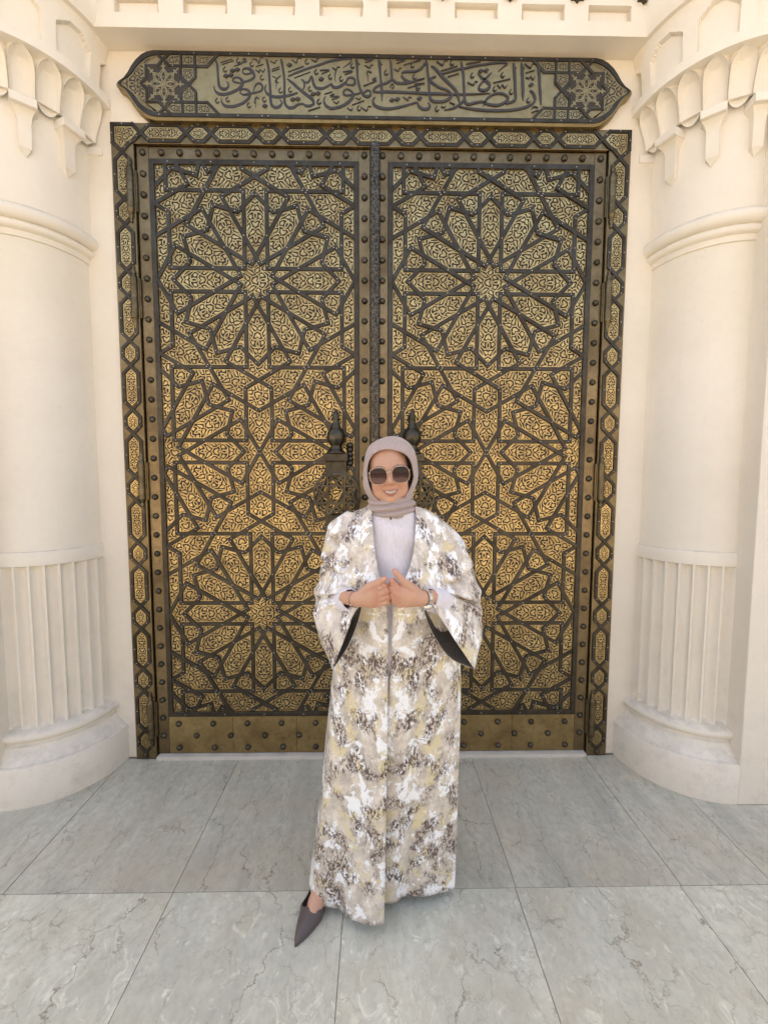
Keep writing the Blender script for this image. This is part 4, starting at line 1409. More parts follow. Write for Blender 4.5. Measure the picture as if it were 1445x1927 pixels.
STROKES = [[-0.7869,3.635,0.0021,-0.7772,3.6277,0.0051,-0.7716,3.611,0.0055,-0.7696,3.5812,0.0051,-0.7675,3.5401,0.0058,-0.7642,3.5139,0.0068,-0.7526,3.501,0.0075,-0.7326,3.4994,0.0065,-0.7195,3.5109,0.0044,-0.7192,3.5259,0.0034,-0.7278,3.5332,0.0017],[-0.6517,3.5419,0.0077,-0.648,3.527,0.0068,-0.6645,3.5042,0.0065,-0.6969,3.4868,0.0065,-0.7332,3.4749,0.0068,-0.7652,3.4763,0.0068,-0.7848,3.4911,0.0044,-0.7902,3.5135,0.0017],[-0.652,3.5269,0.0031,-0.6759,3.5303,0.0034,-0.6938,3.5357,0.0041,-0.6935,3.5488,0.0034,-0.6774,3.5546,0.0034,-0.6595,3.5493,0.0058,-0.651,3.5382,0.0075],[-0.647,3.5757,0.0024,-0.6467,3.5869,0.0031,-0.6386,3.5953,0.0041,-0.6266,3.5966,0.0051,-0.6068,3.5895,0.0077,-0.5912,3.5691,0.0068,-0.5935,3.5541,0.0051,-0.6158,3.5406,0.0048,-0.6439,3.5327,0.0044],[-0.6469,3.5776,0.0031,-0.6351,3.5703,0.0038,-0.6151,3.5725,0.0034,-0.599,3.5802,0.0024],[-0.661,3.4817,0.0034,-0.6587,3.4949,0.0034,-0.6426,3.5008,0.0044,-0.6207,3.4936,0.0062,-0.6131,3.4749,0.0062,-0.6256,3.4521,0.0062,-0.6582,3.4309,0.0062,-0.6985,3.4189,0.0065,-0.7346,3.4203,0.0068,-0.7522,3.4351,0.0044,-0.7569,3.4576,0.0014],[-0.661,3.4817,0.0031,-0.6452,3.4744,0.0034,-0.6171,3.4786,0.0048,-0.5768,3.4875,0.0038,-0.5566,3.4946,0.0044,-0.5503,3.5135,0.0051,-0.564,3.5283,0.0048,-0.5821,3.5224,0.0041,-0.5925,3.5035,0.0024,-0.5968,3.4884,0.0017],[-0.5319,3.6411,0.0017,-0.5261,3.6318,0.0055,-0.5188,3.5965,0.0058,-0.5149,3.5441,0.0058,-0.5125,3.4991,0.0062,-0.5112,3.4539,0.0065,-0.5056,3.4275,0.0068,-0.4857,3.4165,0.0068,-0.4655,3.4243,0.0062,-0.4552,3.4396,0.0041,-0.465,3.4546,0.0024],[-0.4601,3.6423,0.0017,-0.4543,3.6312,0.0058,-0.4469,3.5902,0.0058,-0.4416,3.5415,0.0055,-0.4424,3.4889,0.0062,-0.4411,3.4398,0.0065,-0.4253,3.4193,0.0068,-0.4012,3.4177,0.0068,-0.3768,3.4314,0.0051,-0.3526,3.4355,0.0041,-0.3386,3.4281,0.0062,-0.3205,3.4265,0.0062,-0.3002,3.4344,0.0051,-0.2982,3.442,0.0062,-0.304,3.4571,0.0079,-0.328,3.4756,0.0075,-0.3639,3.5014,0.0068,-0.3997,3.5309,0.0062,-0.4274,3.5512,0.0031],[-0.4233,3.5625,0.0024,-0.383,3.58,0.0044,-0.3226,3.6016,0.0048,-0.2744,3.6162,0.0051,-0.2189,3.6351,0.0055,-0.1627,3.6453,0.0051,-0.1226,3.6497,0.0044,-0.1086,3.6481,0.0034,-0.1146,3.6331,0.0027,-0.1348,3.6178,0.0017,-0.1509,3.6063,0.0007],[-0.5321,3.5232,0.0017,-0.5384,3.5024,0.0038,-0.5268,3.48,0.0058,-0.4969,3.4673,0.0065,-0.4528,3.468,0.0062,-0.4125,3.4761,0.0051,-0.3761,3.488,0.0038],[-0.3518,3.5035,0.0014,-0.3436,3.5168,0.0034,-0.3454,3.5393,0.0048,-0.3573,3.5504,0.0021],[-0.3454,3.5374,0.0041,-0.3233,3.5378,0.0041,-0.307,3.5643,0.0044,-0.2992,3.5363,0.0068,-0.2874,3.5139,0.0068,-0.2633,3.5086,0.0065,-0.2432,3.5127,0.0051,-0.2076,3.5302,0.0041,-0.2037,3.519,0.0062,-0.1795,3.5156,0.0062,-0.1513,3.5292,0.0058,-0.1351,3.5427,0.0044,-0.127,3.5579,0.0041,-0.1068,3.5619,0.0048,-0.0928,3.5509,0.0058,-0.0948,3.532,0.0058,-0.111,3.5272,0.0044,-0.1364,3.5295,0.0044],[-0.7555,3.6206,0.0015,-0.6973,3.6383,0.0015],[-0.7477,3.6121,0.0015,-0.6895,3.6317,0.0015],[-0.6902,3.6049,0.001,-0.662,3.6147,0.0024,-0.6378,3.6281,0.0031],[-0.6457,3.6354,0.0027,-0.6336,3.6394,0.0044,-0.6299,3.6283,0.0034,-0.6419,3.6262,0.0017],[-0.5977,3.64,0.0017,-0.5779,3.6366,0.0031,-0.5662,3.6218,0.0024,-0.5578,3.6444,0.0017,-0.5438,3.6464,0.0014],[-0.5102,3.6321,0.0014,-0.4883,3.6231,0.0024,-0.4822,3.6344,0.0014,-0.4742,3.6346,0.001],[-0.4062,3.6413,0.0017,-0.3824,3.6268,0.0031,-0.3741,3.6456,0.0015,-0.3541,3.6477,0.0014],[-0.3082,3.6429,0.0014,-0.2822,3.634,0.0024,-0.2781,3.6472,0.0014,-0.2681,3.6473,0.001],[-0.5028,3.593,0.0017,-0.4646,3.6067,0.0017],[-0.503,3.5837,0.0017,-0.4648,3.5974,0.0017],[-0.423,3.5831,0.0024,-0.3446,3.6106,0.0024],[-0.3933,3.5555,0.0019,-0.3128,3.5849,0.0019],[-0.5013,3.5631,0.0014,-0.4795,3.5503,0.0024,-0.4878,3.5371,0.0021,-0.4698,3.5336,0.0017],[-0.4593,3.5656,0.0014,-0.4775,3.5504,0.0024,-0.4819,3.5259,0.0017,-0.4823,3.5033,0.0007],[-0.5828,3.5898,0.0017,-0.567,3.5808,0.0027,-0.5588,3.5921,0.0017,-0.547,3.5811,0.0027,-0.5367,3.5962,0.0014],[-0.5825,3.6048,0.0015,-0.5444,3.6166,0.0015],[-0.3248,3.4018,0.0021,-0.2641,3.4217,0.0021],[-0.5919,3.4338,0.0014,-0.5874,3.4565,0.0031,-0.5773,3.4623,0.0031,-0.5694,3.4549,0.0017],[-0.5856,3.449,0.0017,-0.5863,3.413,0.0007],[-0.6646,3.6444,0.0007,-0.6752,3.6331,0.0022,-0.673,3.6238,0.0029,-0.6651,3.6217,0.0024,-0.657,3.6271,0.0009],[-0.7313,3.6023,0.0007,-0.7419,3.591,0.0022,-0.7397,3.5817,0.0029,-0.7318,3.5796,0.0024,-0.7237,3.5849,0.0009],[-0.5992,3.6288,0.0007,-0.6098,3.6174,0.0022,-0.6076,3.6081,0.0029,-0.5996,3.606,0.0024,-0.5915,3.6114,0.0009],[-0.5505,3.5679,0.0007,-0.5611,3.5565,0.0022,-0.5588,3.5472,0.0029,-0.5509,3.5451,0.0024,-0.5428,3.5504,0.0009],[-0.4593,3.5093,0.0007,-0.47,3.4979,0.0022,-0.4677,3.4885,0.0029,-0.4597,3.4863,0.0024,-0.4516,3.4918,0.0009],[-0.4111,3.5138,0.0007,-0.4217,3.5024,0.0022,-0.4194,3.493,0.0029,-0.4114,3.4909,0.0024,-0.4033,3.4963,0.0009],[-0.7729,3.4574,0.0007,-0.7836,3.4459,0.0022,-0.7814,3.4365,0.0029,-0.7735,3.4344,0.0024,-0.7653,3.4398,0.0009],[-0.7207,3.4638,0.0007,-0.7314,3.4524,0.0022,-0.7292,3.443,0.0029,-0.7213,3.4408,0.0024,-0.7131,3.4462,0.0009],[-0.6171,3.439,0.0007,-0.6277,3.4275,0.0022,-0.6255,3.4181,0.0029,-0.6176,3.416,0.0024,-0.6094,3.4214,0.0009],[-0.5403,3.4666,0.0007,-0.5509,3.4551,0.0022,-0.5487,3.4457,0.0029,-0.5407,3.4436,0.0024,-0.5326,3.449,0.0009],[-0.3274,3.6445,0.0007,-0.3379,3.6331,0.0022,-0.3356,3.6238,0.0029,-0.3276,3.6217,0.0024,-0.3196,3.627,0.0009],[-0.2818,3.5985,0.0007,-0.2923,3.5871,0.0022,-0.29,3.5778,0.0029,-0.282,3.5756,0.0024,-0.2739,3.581,0.0009],[-0.3127,3.5192,0.0007,-0.3232,3.5077,0.0022,-0.3209,3.4983,0.0029,-0.3129,3.4962,0.0024,-0.3048,3.5016,0.0009],[-0.2669,3.4614,0.0007,-0.2775,3.4499,0.0022,-0.2752,3.4405,0.0029,-0.2671,3.4383,0.0024,-0.259,3.4437,0.0009],[-0.0865,3.6522,0.0024,-0.0825,3.6336,0.0075,-0.0806,3.6037,0.0062,-0.0779,3.5624,0.0048,-0.0727,3.5324,0.0055,-0.0627,3.5024,0.0062,-0.0466,3.4799,0.0062,-0.0264,3.4746,0.0058,-0.0122,3.4861,0.0044,-0.0183,3.5012,0.0034,-0.0344,3.5028,0.0031,-0.0466,3.4913,0.0031],[-0.0825,3.6336,0.0034,-0.0665,3.6226,0.001],[-0.1515,3.4896,0.0041,-0.1434,3.503,0.0034,-0.1272,3.507,0.0034,-0.1071,3.496,0.0044,-0.1011,3.4791,0.0068,-0.1153,3.4562,0.0065,-0.1477,3.4329,0.0058,-0.1801,3.4211,0.0058,-0.2125,3.4168,0.0062,-0.2386,3.4316,0.0058,-0.2465,3.4542,0.0034,-0.2383,3.4732,0.001],[-0.1515,3.4859,0.0038,-0.1314,3.4786,0.0041,-0.0869,3.485,0.0038,-0.0667,3.491,0.0034],[-0.2161,3.4735,0.0021,-0.1959,3.4833,0.0024,-0.2121,3.4717,0.0027,-0.1717,3.4723,0.0021,-0.2081,3.4566,0.0014],[-0.2442,3.4825,0.0017,-0.2039,3.4945,0.0017],[0.026,3.6503,0.0024,0.03,3.628,0.0075,0.0333,3.5905,0.0058,0.0362,3.5642,0.0051,0.0395,3.5266,0.0065,0.0424,3.4889,0.0062,0.0424,3.4567,0.0014],[0.032,3.6355,0.0034,0.0441,3.6226,0.001],[0.0803,3.6513,0.0017,0.0864,3.6289,0.0055,0.0906,3.5839,0.0055,0.0907,3.5576,0.0051,0.0705,3.5422,0.0048,0.0504,3.5343,0.0041,0.0221,3.5244,0.0044,0.0039,3.5109,0.0051,0.0019,3.4996,0.0051,0.0221,3.4961,0.0044,0.0545,3.4985,0.0058,0.1192,3.4976,0.0058,0.18,3.4959,0.0055,0.259,3.4953,0.0051],[0.0927,3.5576,0.0051,0.1109,3.5428,0.0058,0.1312,3.5394,0.0058,0.1595,3.5398,0.0058,0.1999,3.548,0.0044,0.2523,3.562,0.0024],[0.139,3.5847,0.0027,0.1551,3.5925,0.0048,0.1914,3.5938,0.0055,0.2157,3.5972,0.0048,0.2398,3.6126,0.0051,0.2557,3.6354,0.0041],[0.1391,3.5753,0.0044,0.1513,3.5604,0.0058,0.1715,3.5494,0.0051,0.1958,3.5461,0.0034],[0.008,3.4732,0.0014,-0.0021,3.4579,0.0041,0.002,3.439,0.0062,0.0222,3.426,0.0065,0.0587,3.419,0.0065,0.0952,3.4207,0.0058,0.1398,3.4297,0.0051,0.1844,3.4418,0.0041,0.2168,3.4499,0.0044,0.2291,3.431,0.0058,0.2496,3.4199,0.0062,0.274,3.4222,0.0062,0.284,3.4357,0.0048,0.2737,3.4507,0.0024],[-0.0464,3.6454,0.0017,-0.0022,3.6499,0.0031,-0.0182,3.6403,0.0024,-0.0424,3.6324,0.0009],[-0.0444,3.6192,0.0017,-0.0182,3.6084,0.0027,-0.0122,3.6198,0.0014,-0.0021,3.6218,0.001],[0.1509,3.6243,0.0019,0.2334,3.6482,0.0019],[0.1697,3.5173,0.0019,0.2526,3.5394,0.0019],[-0.1073,3.4335,0.0019,-0.0466,3.4553,0.0019],[-0.3256,3.4037,0.0019,-0.2649,3.4217,0.0019],[-0.2654,3.5931,0.0021,-0.2213,3.5946,0.0027,-0.2354,3.5861,0.0021,-0.2575,3.5764,0.0009],[-0.151,3.5875,0.0021,-0.1048,3.592,0.0027,-0.1229,3.5823,0.0021,-0.143,3.5745,0.0009],[0.1125,3.6462,0.0021,0.1568,3.6495,0.0027,0.1387,3.6391,0.0021,0.1146,3.6312,0.0009],[-0.307,3.6429,0.0014,-0.2851,3.6321,0.0024,-0.279,3.6453,0.0014,-0.271,3.6454,0.001],[-0.2051,3.6072,0.0014,-0.1851,3.5963,0.0024,-0.179,3.6077,0.0014,-0.165,3.6098,0.001],[-0.1851,3.5945,0.0017,-0.1913,3.5681,0.0024,-0.1875,3.5418,0.0009],[-0.089,3.4679,0.0014,-0.0708,3.4606,0.0021,-0.0627,3.4702,0.001],[-0.2001,3.4492,0.0014,-0.184,3.44,0.0021,-0.1719,3.4515,0.001],[-0.1316,3.4199,0.0014,-0.1114,3.4088,0.0021,-0.1033,3.4203,0.001],[-0.0628,3.4247,0.0017,-0.0345,3.4081,0.0031,-0.0264,3.4272,0.0015,-0.0102,3.4274,0.0014],[0.1026,3.6048,0.0014,0.1228,3.5957,0.0021,0.1288,3.6078,0.0014,0.1389,3.6091,0.001],[0.1477,3.4754,0.0017,0.1721,3.4606,0.0031,0.1761,3.4739,0.0015,0.1903,3.4722,0.0012],[-0.0505,3.5233,0.0014,-0.0183,3.5351,0.0021,0.014,3.5488,0.0024,-0.0041,3.5542,0.0024,0.014,3.562,0.0017],[-0.0344,3.5781,0.0014,-0.0283,3.5914,0.0031,-0.0082,3.5861,0.0017],[-0.0283,3.5782,0.0021,-0.0263,3.5463,0.0007],[0.0827,3.5197,0.0017,0.0928,3.535,0.0021,0.1029,3.5201,0.0017,0.0908,3.5142,0.0017],[-0.2806,3.5985,0.0007,-0.2911,3.5871,0.0022,-0.2888,3.5778,0.0029,-0.2808,3.5757,0.0024,-0.2727,3.581,0.0009],[-0.2125,3.5771,0.0007,-0.2231,3.5657,0.0022,-0.2207,3.5563,0.0029,-0.2127,3.5542,0.0024,-0.2046,3.5596,0.0009],[-0.1583,3.5686,0.0007,-0.1689,3.5572,0.0022,-0.1665,3.5478,0.0029,-0.1585,3.5457,0.0024,-0.1504,3.5511,0.0009],[-0.1018,3.6295,0.0007,-0.1123,3.6181,0.0022,-0.1099,3.6088,0.0029,-0.1019,3.6067,0.0024,-0.0938,3.6121,0.0009],[0.0651,3.6004,0.0007,0.0547,3.589,0.0022,0.0571,3.5796,0.0029,0.0652,3.5775,0.0024,0.0732,3.5829,0.0009],[0.196,3.6363,0.0007,0.1856,3.6249,0.0022,0.1881,3.6156,0.0029,0.1962,3.6134,0.0024,0.2042,3.6188,0.0009],[0.2065,3.5839,0.0007,0.196,3.5724,0.0022,0.1985,3.5631,0.0029,0.2066,3.5609,0.0024,0.2147,3.5663,0.0009],[0.2231,3.5314,0.0007,0.2126,3.5199,0.0022,0.2151,3.5105,0.0029,0.2232,3.5083,0.0024,0.2313,3.5138,0.0009],[-0.2698,3.4595,0.0007,-0.2804,3.448,0.0022,-0.2781,3.4385,0.0029,-0.27,3.4364,0.0024,-0.2619,3.4418,0.0009],[-0.0701,3.4322,0.0007,-0.0806,3.4207,0.0022,-0.0782,3.4112,0.0029,-0.0701,3.4091,0.0024,-0.062,3.4145,0.0009],[0.2615,3.6484,0.0017,0.2667,3.6255,0.0059,0.2721,3.5795,0.0059,0.2775,3.5333,0.0055,0.2794,3.4961,0.0055,0.2882,3.4637,0.0063,0.3207,3.4549,0.0059,0.3606,3.4601,0.0059,0.3878,3.4792,0.0059,0.385,3.4978,0.005,0.3649,3.5114,0.0046,0.3349,3.5202,0.0046,0.3049,3.536,0.0055,0.2848,3.5519,0.0055,0.2872,3.5635,0.0046,0.3119,3.5732,0.0034],[0.205,3.5945,0.0042,0.2347,3.6065,0.0046,0.2568,3.63,0.0029,0.2615,3.6484,0.0013],[0.2866,3.6212,0.0029,0.3091,3.6078,0.0063,0.3443,3.5714,0.0071,0.3795,3.5395,0.0063,0.4047,3.5167,0.0063,0.42,3.4937,0.0071,0.4306,3.4566,0.0025],[0.3416,3.5852,0.0034,0.3837,3.5974,0.0042,0.4282,3.6097,0.0042,0.458,3.6139,0.0042,0.5026,3.6248,0.0042,0.5522,3.6325,0.0038,0.6018,3.6403,0.0042,0.6516,3.6434,0.0042,0.6667,3.6367,0.0034,0.647,3.6225,0.0025,0.6226,3.6013,0.0008],[0.3365,3.599,0.0023,0.4181,3.6234,0.0023],[0.4627,3.6333,0.0023,0.5345,3.6461,0.0023],[0.3691,3.5718,0.0021,0.4261,3.5889,0.0021],[0.4351,3.6467,0.0017,0.4405,3.6238,0.0055,0.4486,3.5823,0.0059,0.4519,3.5314,0.0055,0.455,3.4896,0.0063,0.4605,3.457,0.0063,0.4782,3.4456,0.0059,0.5106,3.4531,0.005,0.5456,3.4583,0.0046,0.5758,3.4471,0.0055,0.621,3.4431,0.0059,0.6559,3.4553,0.0059,0.6755,3.4743,0.0063,0.66,3.4927,0.0046,0.6298,3.4993,0.005,0.595,3.4917,0.0046,0.5654,3.468,0.005,0.5509,3.4397,0.0017],[0.4554,3.4663,0.0059,0.4357,3.4473,0.0055,0.406,3.4282,0.005,0.3562,3.4157,0.0013],[0.2058,3.495,0.005,0.2555,3.4925,0.0059,0.3303,3.4923,0.0055,0.3702,3.4906,0.0038,0.43,3.4915,0.0038,0.5049,3.4936,0.0034,0.5848,3.4986,0.0008],[0.5206,3.5927,0.0025,0.5434,3.5699,0.0055,0.5738,3.5472,0.0063,0.5817,3.5288,0.0059,0.5595,3.5121,0.0063,0.5345,3.5141,0.0055,0.5268,3.5279,0.0042,0.5487,3.5561,0.0046,0.5732,3.5797,0.0038,0.5903,3.5962,0.0008],[0.6965,3.6418,0.0025,0.702,3.6188,0.0071,0.7074,3.5633,0.0063,0.7108,3.5075,0.0063,0.7131,3.4749,0.0055,0.6959,3.4606,0.0055,0.666,3.4508,0.0042],[0.7018,3.6281,0.0034,0.7131,3.6144,0.001],[0.7363,3.6425,0.0025,0.7419,3.6195,0.0071,0.7459,3.5639,0.0067,0.7498,3.5081,0.0067,0.7509,3.4685,0.0013],[0.7417,3.6287,0.0034,0.7545,3.615,0.001],[0.8212,3.6439,0.0025,0.8268,3.6208,0.0071,0.8309,3.5653,0.0063,0.8332,3.5374,0.0055,0.838,3.4955,0.0059,0.8429,3.4488,0.0017],[0.8265,3.6301,0.0034,0.8421,3.6095,0.001],[0.7847,3.5157,0.0029,0.8027,3.4996,0.0059,0.811,3.4717,0.0055,0.7916,3.448,0.0055,0.7468,3.431,0.0055,0.6868,3.4207,0.0059,0.6216,3.4174,0.0059,0.5564,3.4187,0.0059,0.4861,3.4247,0.005,0.4309,3.4332,0.0025],[0.7606,3.5757,0.0017,0.7782,3.5714,0.0029,0.7854,3.5808,0.0017,0.7983,3.5671,0.0029,0.8079,3.5811,0.0013],[0.76,3.5966,0.0017,0.8047,3.6089,0.0017],[0.3136,3.6424,0.0021,0.3436,3.6268,0.0034,0.3532,3.6477,0.0017,0.3681,3.6456,0.0013],[0.7539,3.6382,0.0021,0.7844,3.6202,0.0029,0.7913,3.6388,0.0017,0.8088,3.6391,0.0013],[0.469,3.5479,0.0017,0.4992,3.5368,0.0029,0.5064,3.5508,0.0017,0.5214,3.551,0.0013],[0.3385,3.4318,0.0013,0.356,3.4283,0.0021,0.3634,3.4369,0.001],[0.5988,3.5476,0.0017,0.6833,3.5675,0.0019],[0.2053,3.5529,0.0017,0.2549,3.563,0.0019],[0.2055,3.5358,0.0017,0.2551,3.5398,0.0019],[0.619,3.5387,0.0017,0.6343,3.5249,0.0027,0.6439,3.539,0.0017,0.6568,3.5253,0.0027,0.669,3.5371,0.0013],[0.7946,3.4293,0.0017,0.8069,3.4389,0.0025,0.8272,3.4345,0.0015],[0.7951,3.4106,0.0017,0.83,3.4228,0.0017],[0.2047,3.6383,0.0017,0.2318,3.6479,0.0017],[0.3806,3.4535,0.001,0.4083,3.4422,0.0029],[0.7805,3.4822,0.0007,0.7702,3.4707,0.0022,0.7729,3.4612,0.0029,0.7811,3.459,0.0024,0.7892,3.4645,0.0009],[0.6918,3.5205,0.0007,0.6815,3.509,0.0022,0.6841,3.4995,0.0029,0.6924,3.4974,0.0024,0.7004,3.5028,0.0009],[0.6475,3.5987,0.0007,0.6372,3.5872,0.0022,0.6398,3.5778,0.0029,0.648,3.5757,0.0024,0.656,3.5811,0.0009],[0.4956,3.5939,0.0007,0.4852,3.5825,0.0022,0.4878,3.5731,0.0029,0.496,3.5709,0.0024,0.504,3.5764,0.0009],[0.3928,3.6499,0.0007,0.3824,3.6385,0.0022,0.385,3.6292,0.0029,0.3931,3.627,0.0024,0.4011,3.6324,0.0009],[0.609,3.5332,0.0007,0.5986,3.5216,0.0022,0.6013,3.5122,0.0029,0.6095,3.51,0.0024,0.6175,3.5155,0.0009],[0.2252,3.5364,0.0007,0.2148,3.5249,0.0022,0.2173,3.5155,0.0029,0.2254,3.5133,0.0024,0.2335,3.5187,0.0009],[0.3208,3.4355,0.0007,0.3104,3.4239,0.0022,0.3129,3.4145,0.0029,0.3211,3.4123,0.0024,0.3292,3.4178,0.0009]]
DOTS = [[-0.7102,3.5818,-0.698,3.5924,-0.683,3.5867,-0.6952,3.5753],[-0.6862,3.587,-0.674,3.5977,-0.659,3.592,-0.6712,3.5806],[-0.7428,3.557,-0.7305,3.5676,-0.7155,3.5619,-0.7278,3.5505],[-0.7187,3.5611,-0.7065,3.5718,-0.6915,3.566,-0.7037,3.5546],[-0.4144,3.4531,-0.4022,3.4639,-0.387,3.458,-0.3992,3.4465],[-0.3902,3.4554,-0.378,3.4661,-0.3628,3.4603,-0.375,3.4488],[-0.5536,3.4207,-0.5413,3.4315,-0.5262,3.4257,-0.5384,3.4141],[-0.4294,3.6125,-0.4172,3.6232,-0.4021,3.6175,-0.4143,3.6061],[-0.2726,3.5495,-0.2604,3.5602,-0.2452,3.5545,-0.2574,3.543],[-0.3135,3.4792,-0.3013,3.4899,-0.2861,3.4841,-0.2983,3.4726],[-0.2893,3.4833,-0.2771,3.4941,-0.2619,3.4883,-0.2741,3.4768],[0.0793,3.4569,0.0914,3.4677,0.1068,3.4618,0.0947,3.4503],[0.1056,3.4611,0.1177,3.4719,0.1331,3.466,0.121,3.4545],[0.2171,3.4666,0.2292,3.4774,0.2446,3.4715,0.2326,3.46],[-0.2734,3.5495,-0.2613,3.5602,-0.2461,3.5544,-0.2582,3.543],[0.7752,3.5388,0.7872,3.5497,0.8028,3.5438,0.7909,3.5323],[0.5216,3.5997,0.5336,3.6105,0.5491,3.6047,0.5371,3.5932],[0.5489,3.6025,0.5609,3.6132,0.5765,3.6075,0.5645,3.596],[0.2171,3.4673,0.2292,3.4781,0.2446,3.4723,0.2325,3.4607]]
# the verse, each pen stroke a thin dark inlay standing a hair proud of the brass
letters = plain('blackened_letter', (0.060, 0.054, 0.052), 0.5, 0.5)


def stroke_mesh(pts, lift):
    P = catmull(np.array(pts), max(4, (len(pts) - 1) * 5 + 1)) if len(pts) > 2 else np.array(pts)
    n = len(P)
    v, f = [], []
    for i in range(n):
        t = P[min(i + 1, n - 1), :2] - P[max(i - 1, 0), :2]
        t = t / (np.linalg.norm(t) + 1e-9)
        nn = np.array((-t[1], t[0])) * max(P[i, 2], 0.0006)
        for s in (1, -1):
            v.append((P[i, 0] + s * nn[0], -0.0448 - lift, P[i, 1] + s * nn[1]))
        for s in (1, -1):
            v.append((P[i, 0] + s * nn[0], -0.0431, P[i, 1] + s * nn[1]))
    for i in range(n - 1):
        a, b = 4 * i, 4 * i + 4
        f += [(a, b, b + 1, a + 1), (a, a + 2, b + 2, b), (a + 1, b + 1, b + 3, a + 3)]
    f += [(0, 1, 3, 2), (4 * n - 4, 4 * n - 2, 4 * n - 1, 4 * n - 3)]
    return v, f


for k, s in enumerate(STROKES):
    v, f = stroke_mesh([s[i:i + 3] for i in range(0, len(s), 3)], 0.00003 * k)
    MB().raw(v, f).build('pen_stroke', letters, sign)
for k, s in enumerate(DOTS):
    MB().prism([(s[i], s[i + 1]) for i in range(0, 8, 2)], -0.0485 - 0.00002 * k, -0.0431).build('letter_dot', letters, sign)
# ------------------------------------------------------------------ the woman in the doorway
def surface_nets(fn, lo, hi, h):
    """closed surface of fn < 0 on a regular grid"""
    lo, hi = np.array(lo, float), np.array(hi, float)
    n = np.ceil((hi - lo) / h).astype(int) + 1
    ax = [lo[k] + np.arange(n[k]) * h for k in range(3)]
    G = np.stack(np.meshgrid(*ax, indexing='ij'), -1)
    D = fn(G.reshape(-1, 3)).reshape(n)
    S = D < 0
    acc = np.zeros((*(n - 1), 3))
    cnt = np.zeros(n - 1)
    for a in range(3):
        sl0 = [slice(None)] * 3
        sl1 = [slice(None)] * 3
        sl0[a] = slice(0, -1)
        sl1[a] = slice(1, None)
        d0, d1 = D[tuple(sl0)], D[tuple(sl1)]
        cr = (d0 < 0) != (d1 < 0)
        t = np.where(cr, d0 / np.where(cr, d0 - d1, 1), 0)
        b, c = (a + 1) % 3, (a + 2) % 3
        idx = np.indices(cr.shape).astype(float)
        P = np.stack([idx[0], idx[1], idx[2]], -1)
        P[..., a] += t
        for ob in (0, 1):
            for oc in (0, 1):
                # the edge touches the cells at offset -ob, -oc
                src = [slice(None)] * 3
                dst = [slice(None)] * 3
                for axx, oo in ((b, ob), (c, oc)):
                    m = n[axx] - 1
                    src[axx] = slice(oo, oo + m)
                    dst[axx] = slice(0, m)
                k = cr[tuple(src)]
                acc[tuple(dst)] += P[tuple(src)] * k[..., None]
                cnt[tuple(dst)] += k
    act = cnt > 0
    vid = np.full(act.shape, -1)
    vid[act] = np.arange(act.sum())
    V = lo + (acc[act] / cnt[act][:, None]) * h
    F = []
    for a in range(3):
        b, c = (a + 1) % 3, (a + 2) % 3
        sl0 = [slice(None)] * 3
        sl1 = [slice(None)] * 3
        sl0[a] = slice(0, -1)
        sl1[a] = slice(1, None)
        s0, s1 = S[tuple(sl0)], S[tuple(sl1)]
        for flip, mask in ((0, s0 & ~s1), (1, ~s0 & s1)):
            I = np.argwhere(mask)
            I = I[(I[:, b] > 0) & (I[:, c] > 0) & (I[:, b] < n[b] - 1) & (I[:, c] < n[c] - 1)]
            if not len(I):
                continue
            q = []
            for ob, oc in ((1, 1), (0, 1), (0, 0), (1, 0)):
                J = I.copy()
                J[:, b] -= ob
                J[:, c] -= oc
                q.append(vid[J[:, 0], J[:, 1], J[:, 2]])
            q = np.stack(q, 1)
            F.append(q[:, ::-1] if flip else q)
    F = np.concatenate(F)
    return V, F[(F >= 0).all(1)]


def smin(a, b, k):
    h = np.clip(0.5 + 0.5 * (b - a) / k, 0, 1)
    return b * (1 - h) + a * h - k * h * (1 - h)


def ell(P, c, r):
    q = (P - np.array(c)) / np.array(r)
    k0 = np.linalg.norm(q, axis=1)
    k1 = np.linalg.norm(q / np.array(r), axis=1)
    return k0 * (k0 - 1) / (k1 + 1e-9)


def cap(P, a, b, ra, rb):
    a, b = np.array(a, float), np.array(b, float)
    ab = b - a
    t = np.clip(((P - a) @ ab) / (ab @ ab + 1e-12), 0, 1)
    return np.linalg.norm(P - a - t[:, None] * ab, axis=1) - (ra + (rb - ra) * t)


woman = thing('person', (0.06, -0.80, 0.0), 'woman in beige headscarf, round sunglasses and long marbled coat holding it closed', 'person')

HO = np.array((0.0615, -0.815, 1.581))        # head centre at eye height
TILT = math.radians(4.6)


def head_local(P):
    d = P - HO
    c, s = math.cos(TILT), math.sin(TILT)
    x = d[:, 0] * c + d[:, 2] * s
    u = -d[:, 0] * s + d[:, 2] * c
    return np.stack([x, u, -d[:, 1]], 1)


def head_world(x, u, f):
    c, s = math.cos(TILT), math.sin(TILT)
    return (HO[0] + x * c - u * s, HO[1] - f, HO[2] + x * s + u * c)


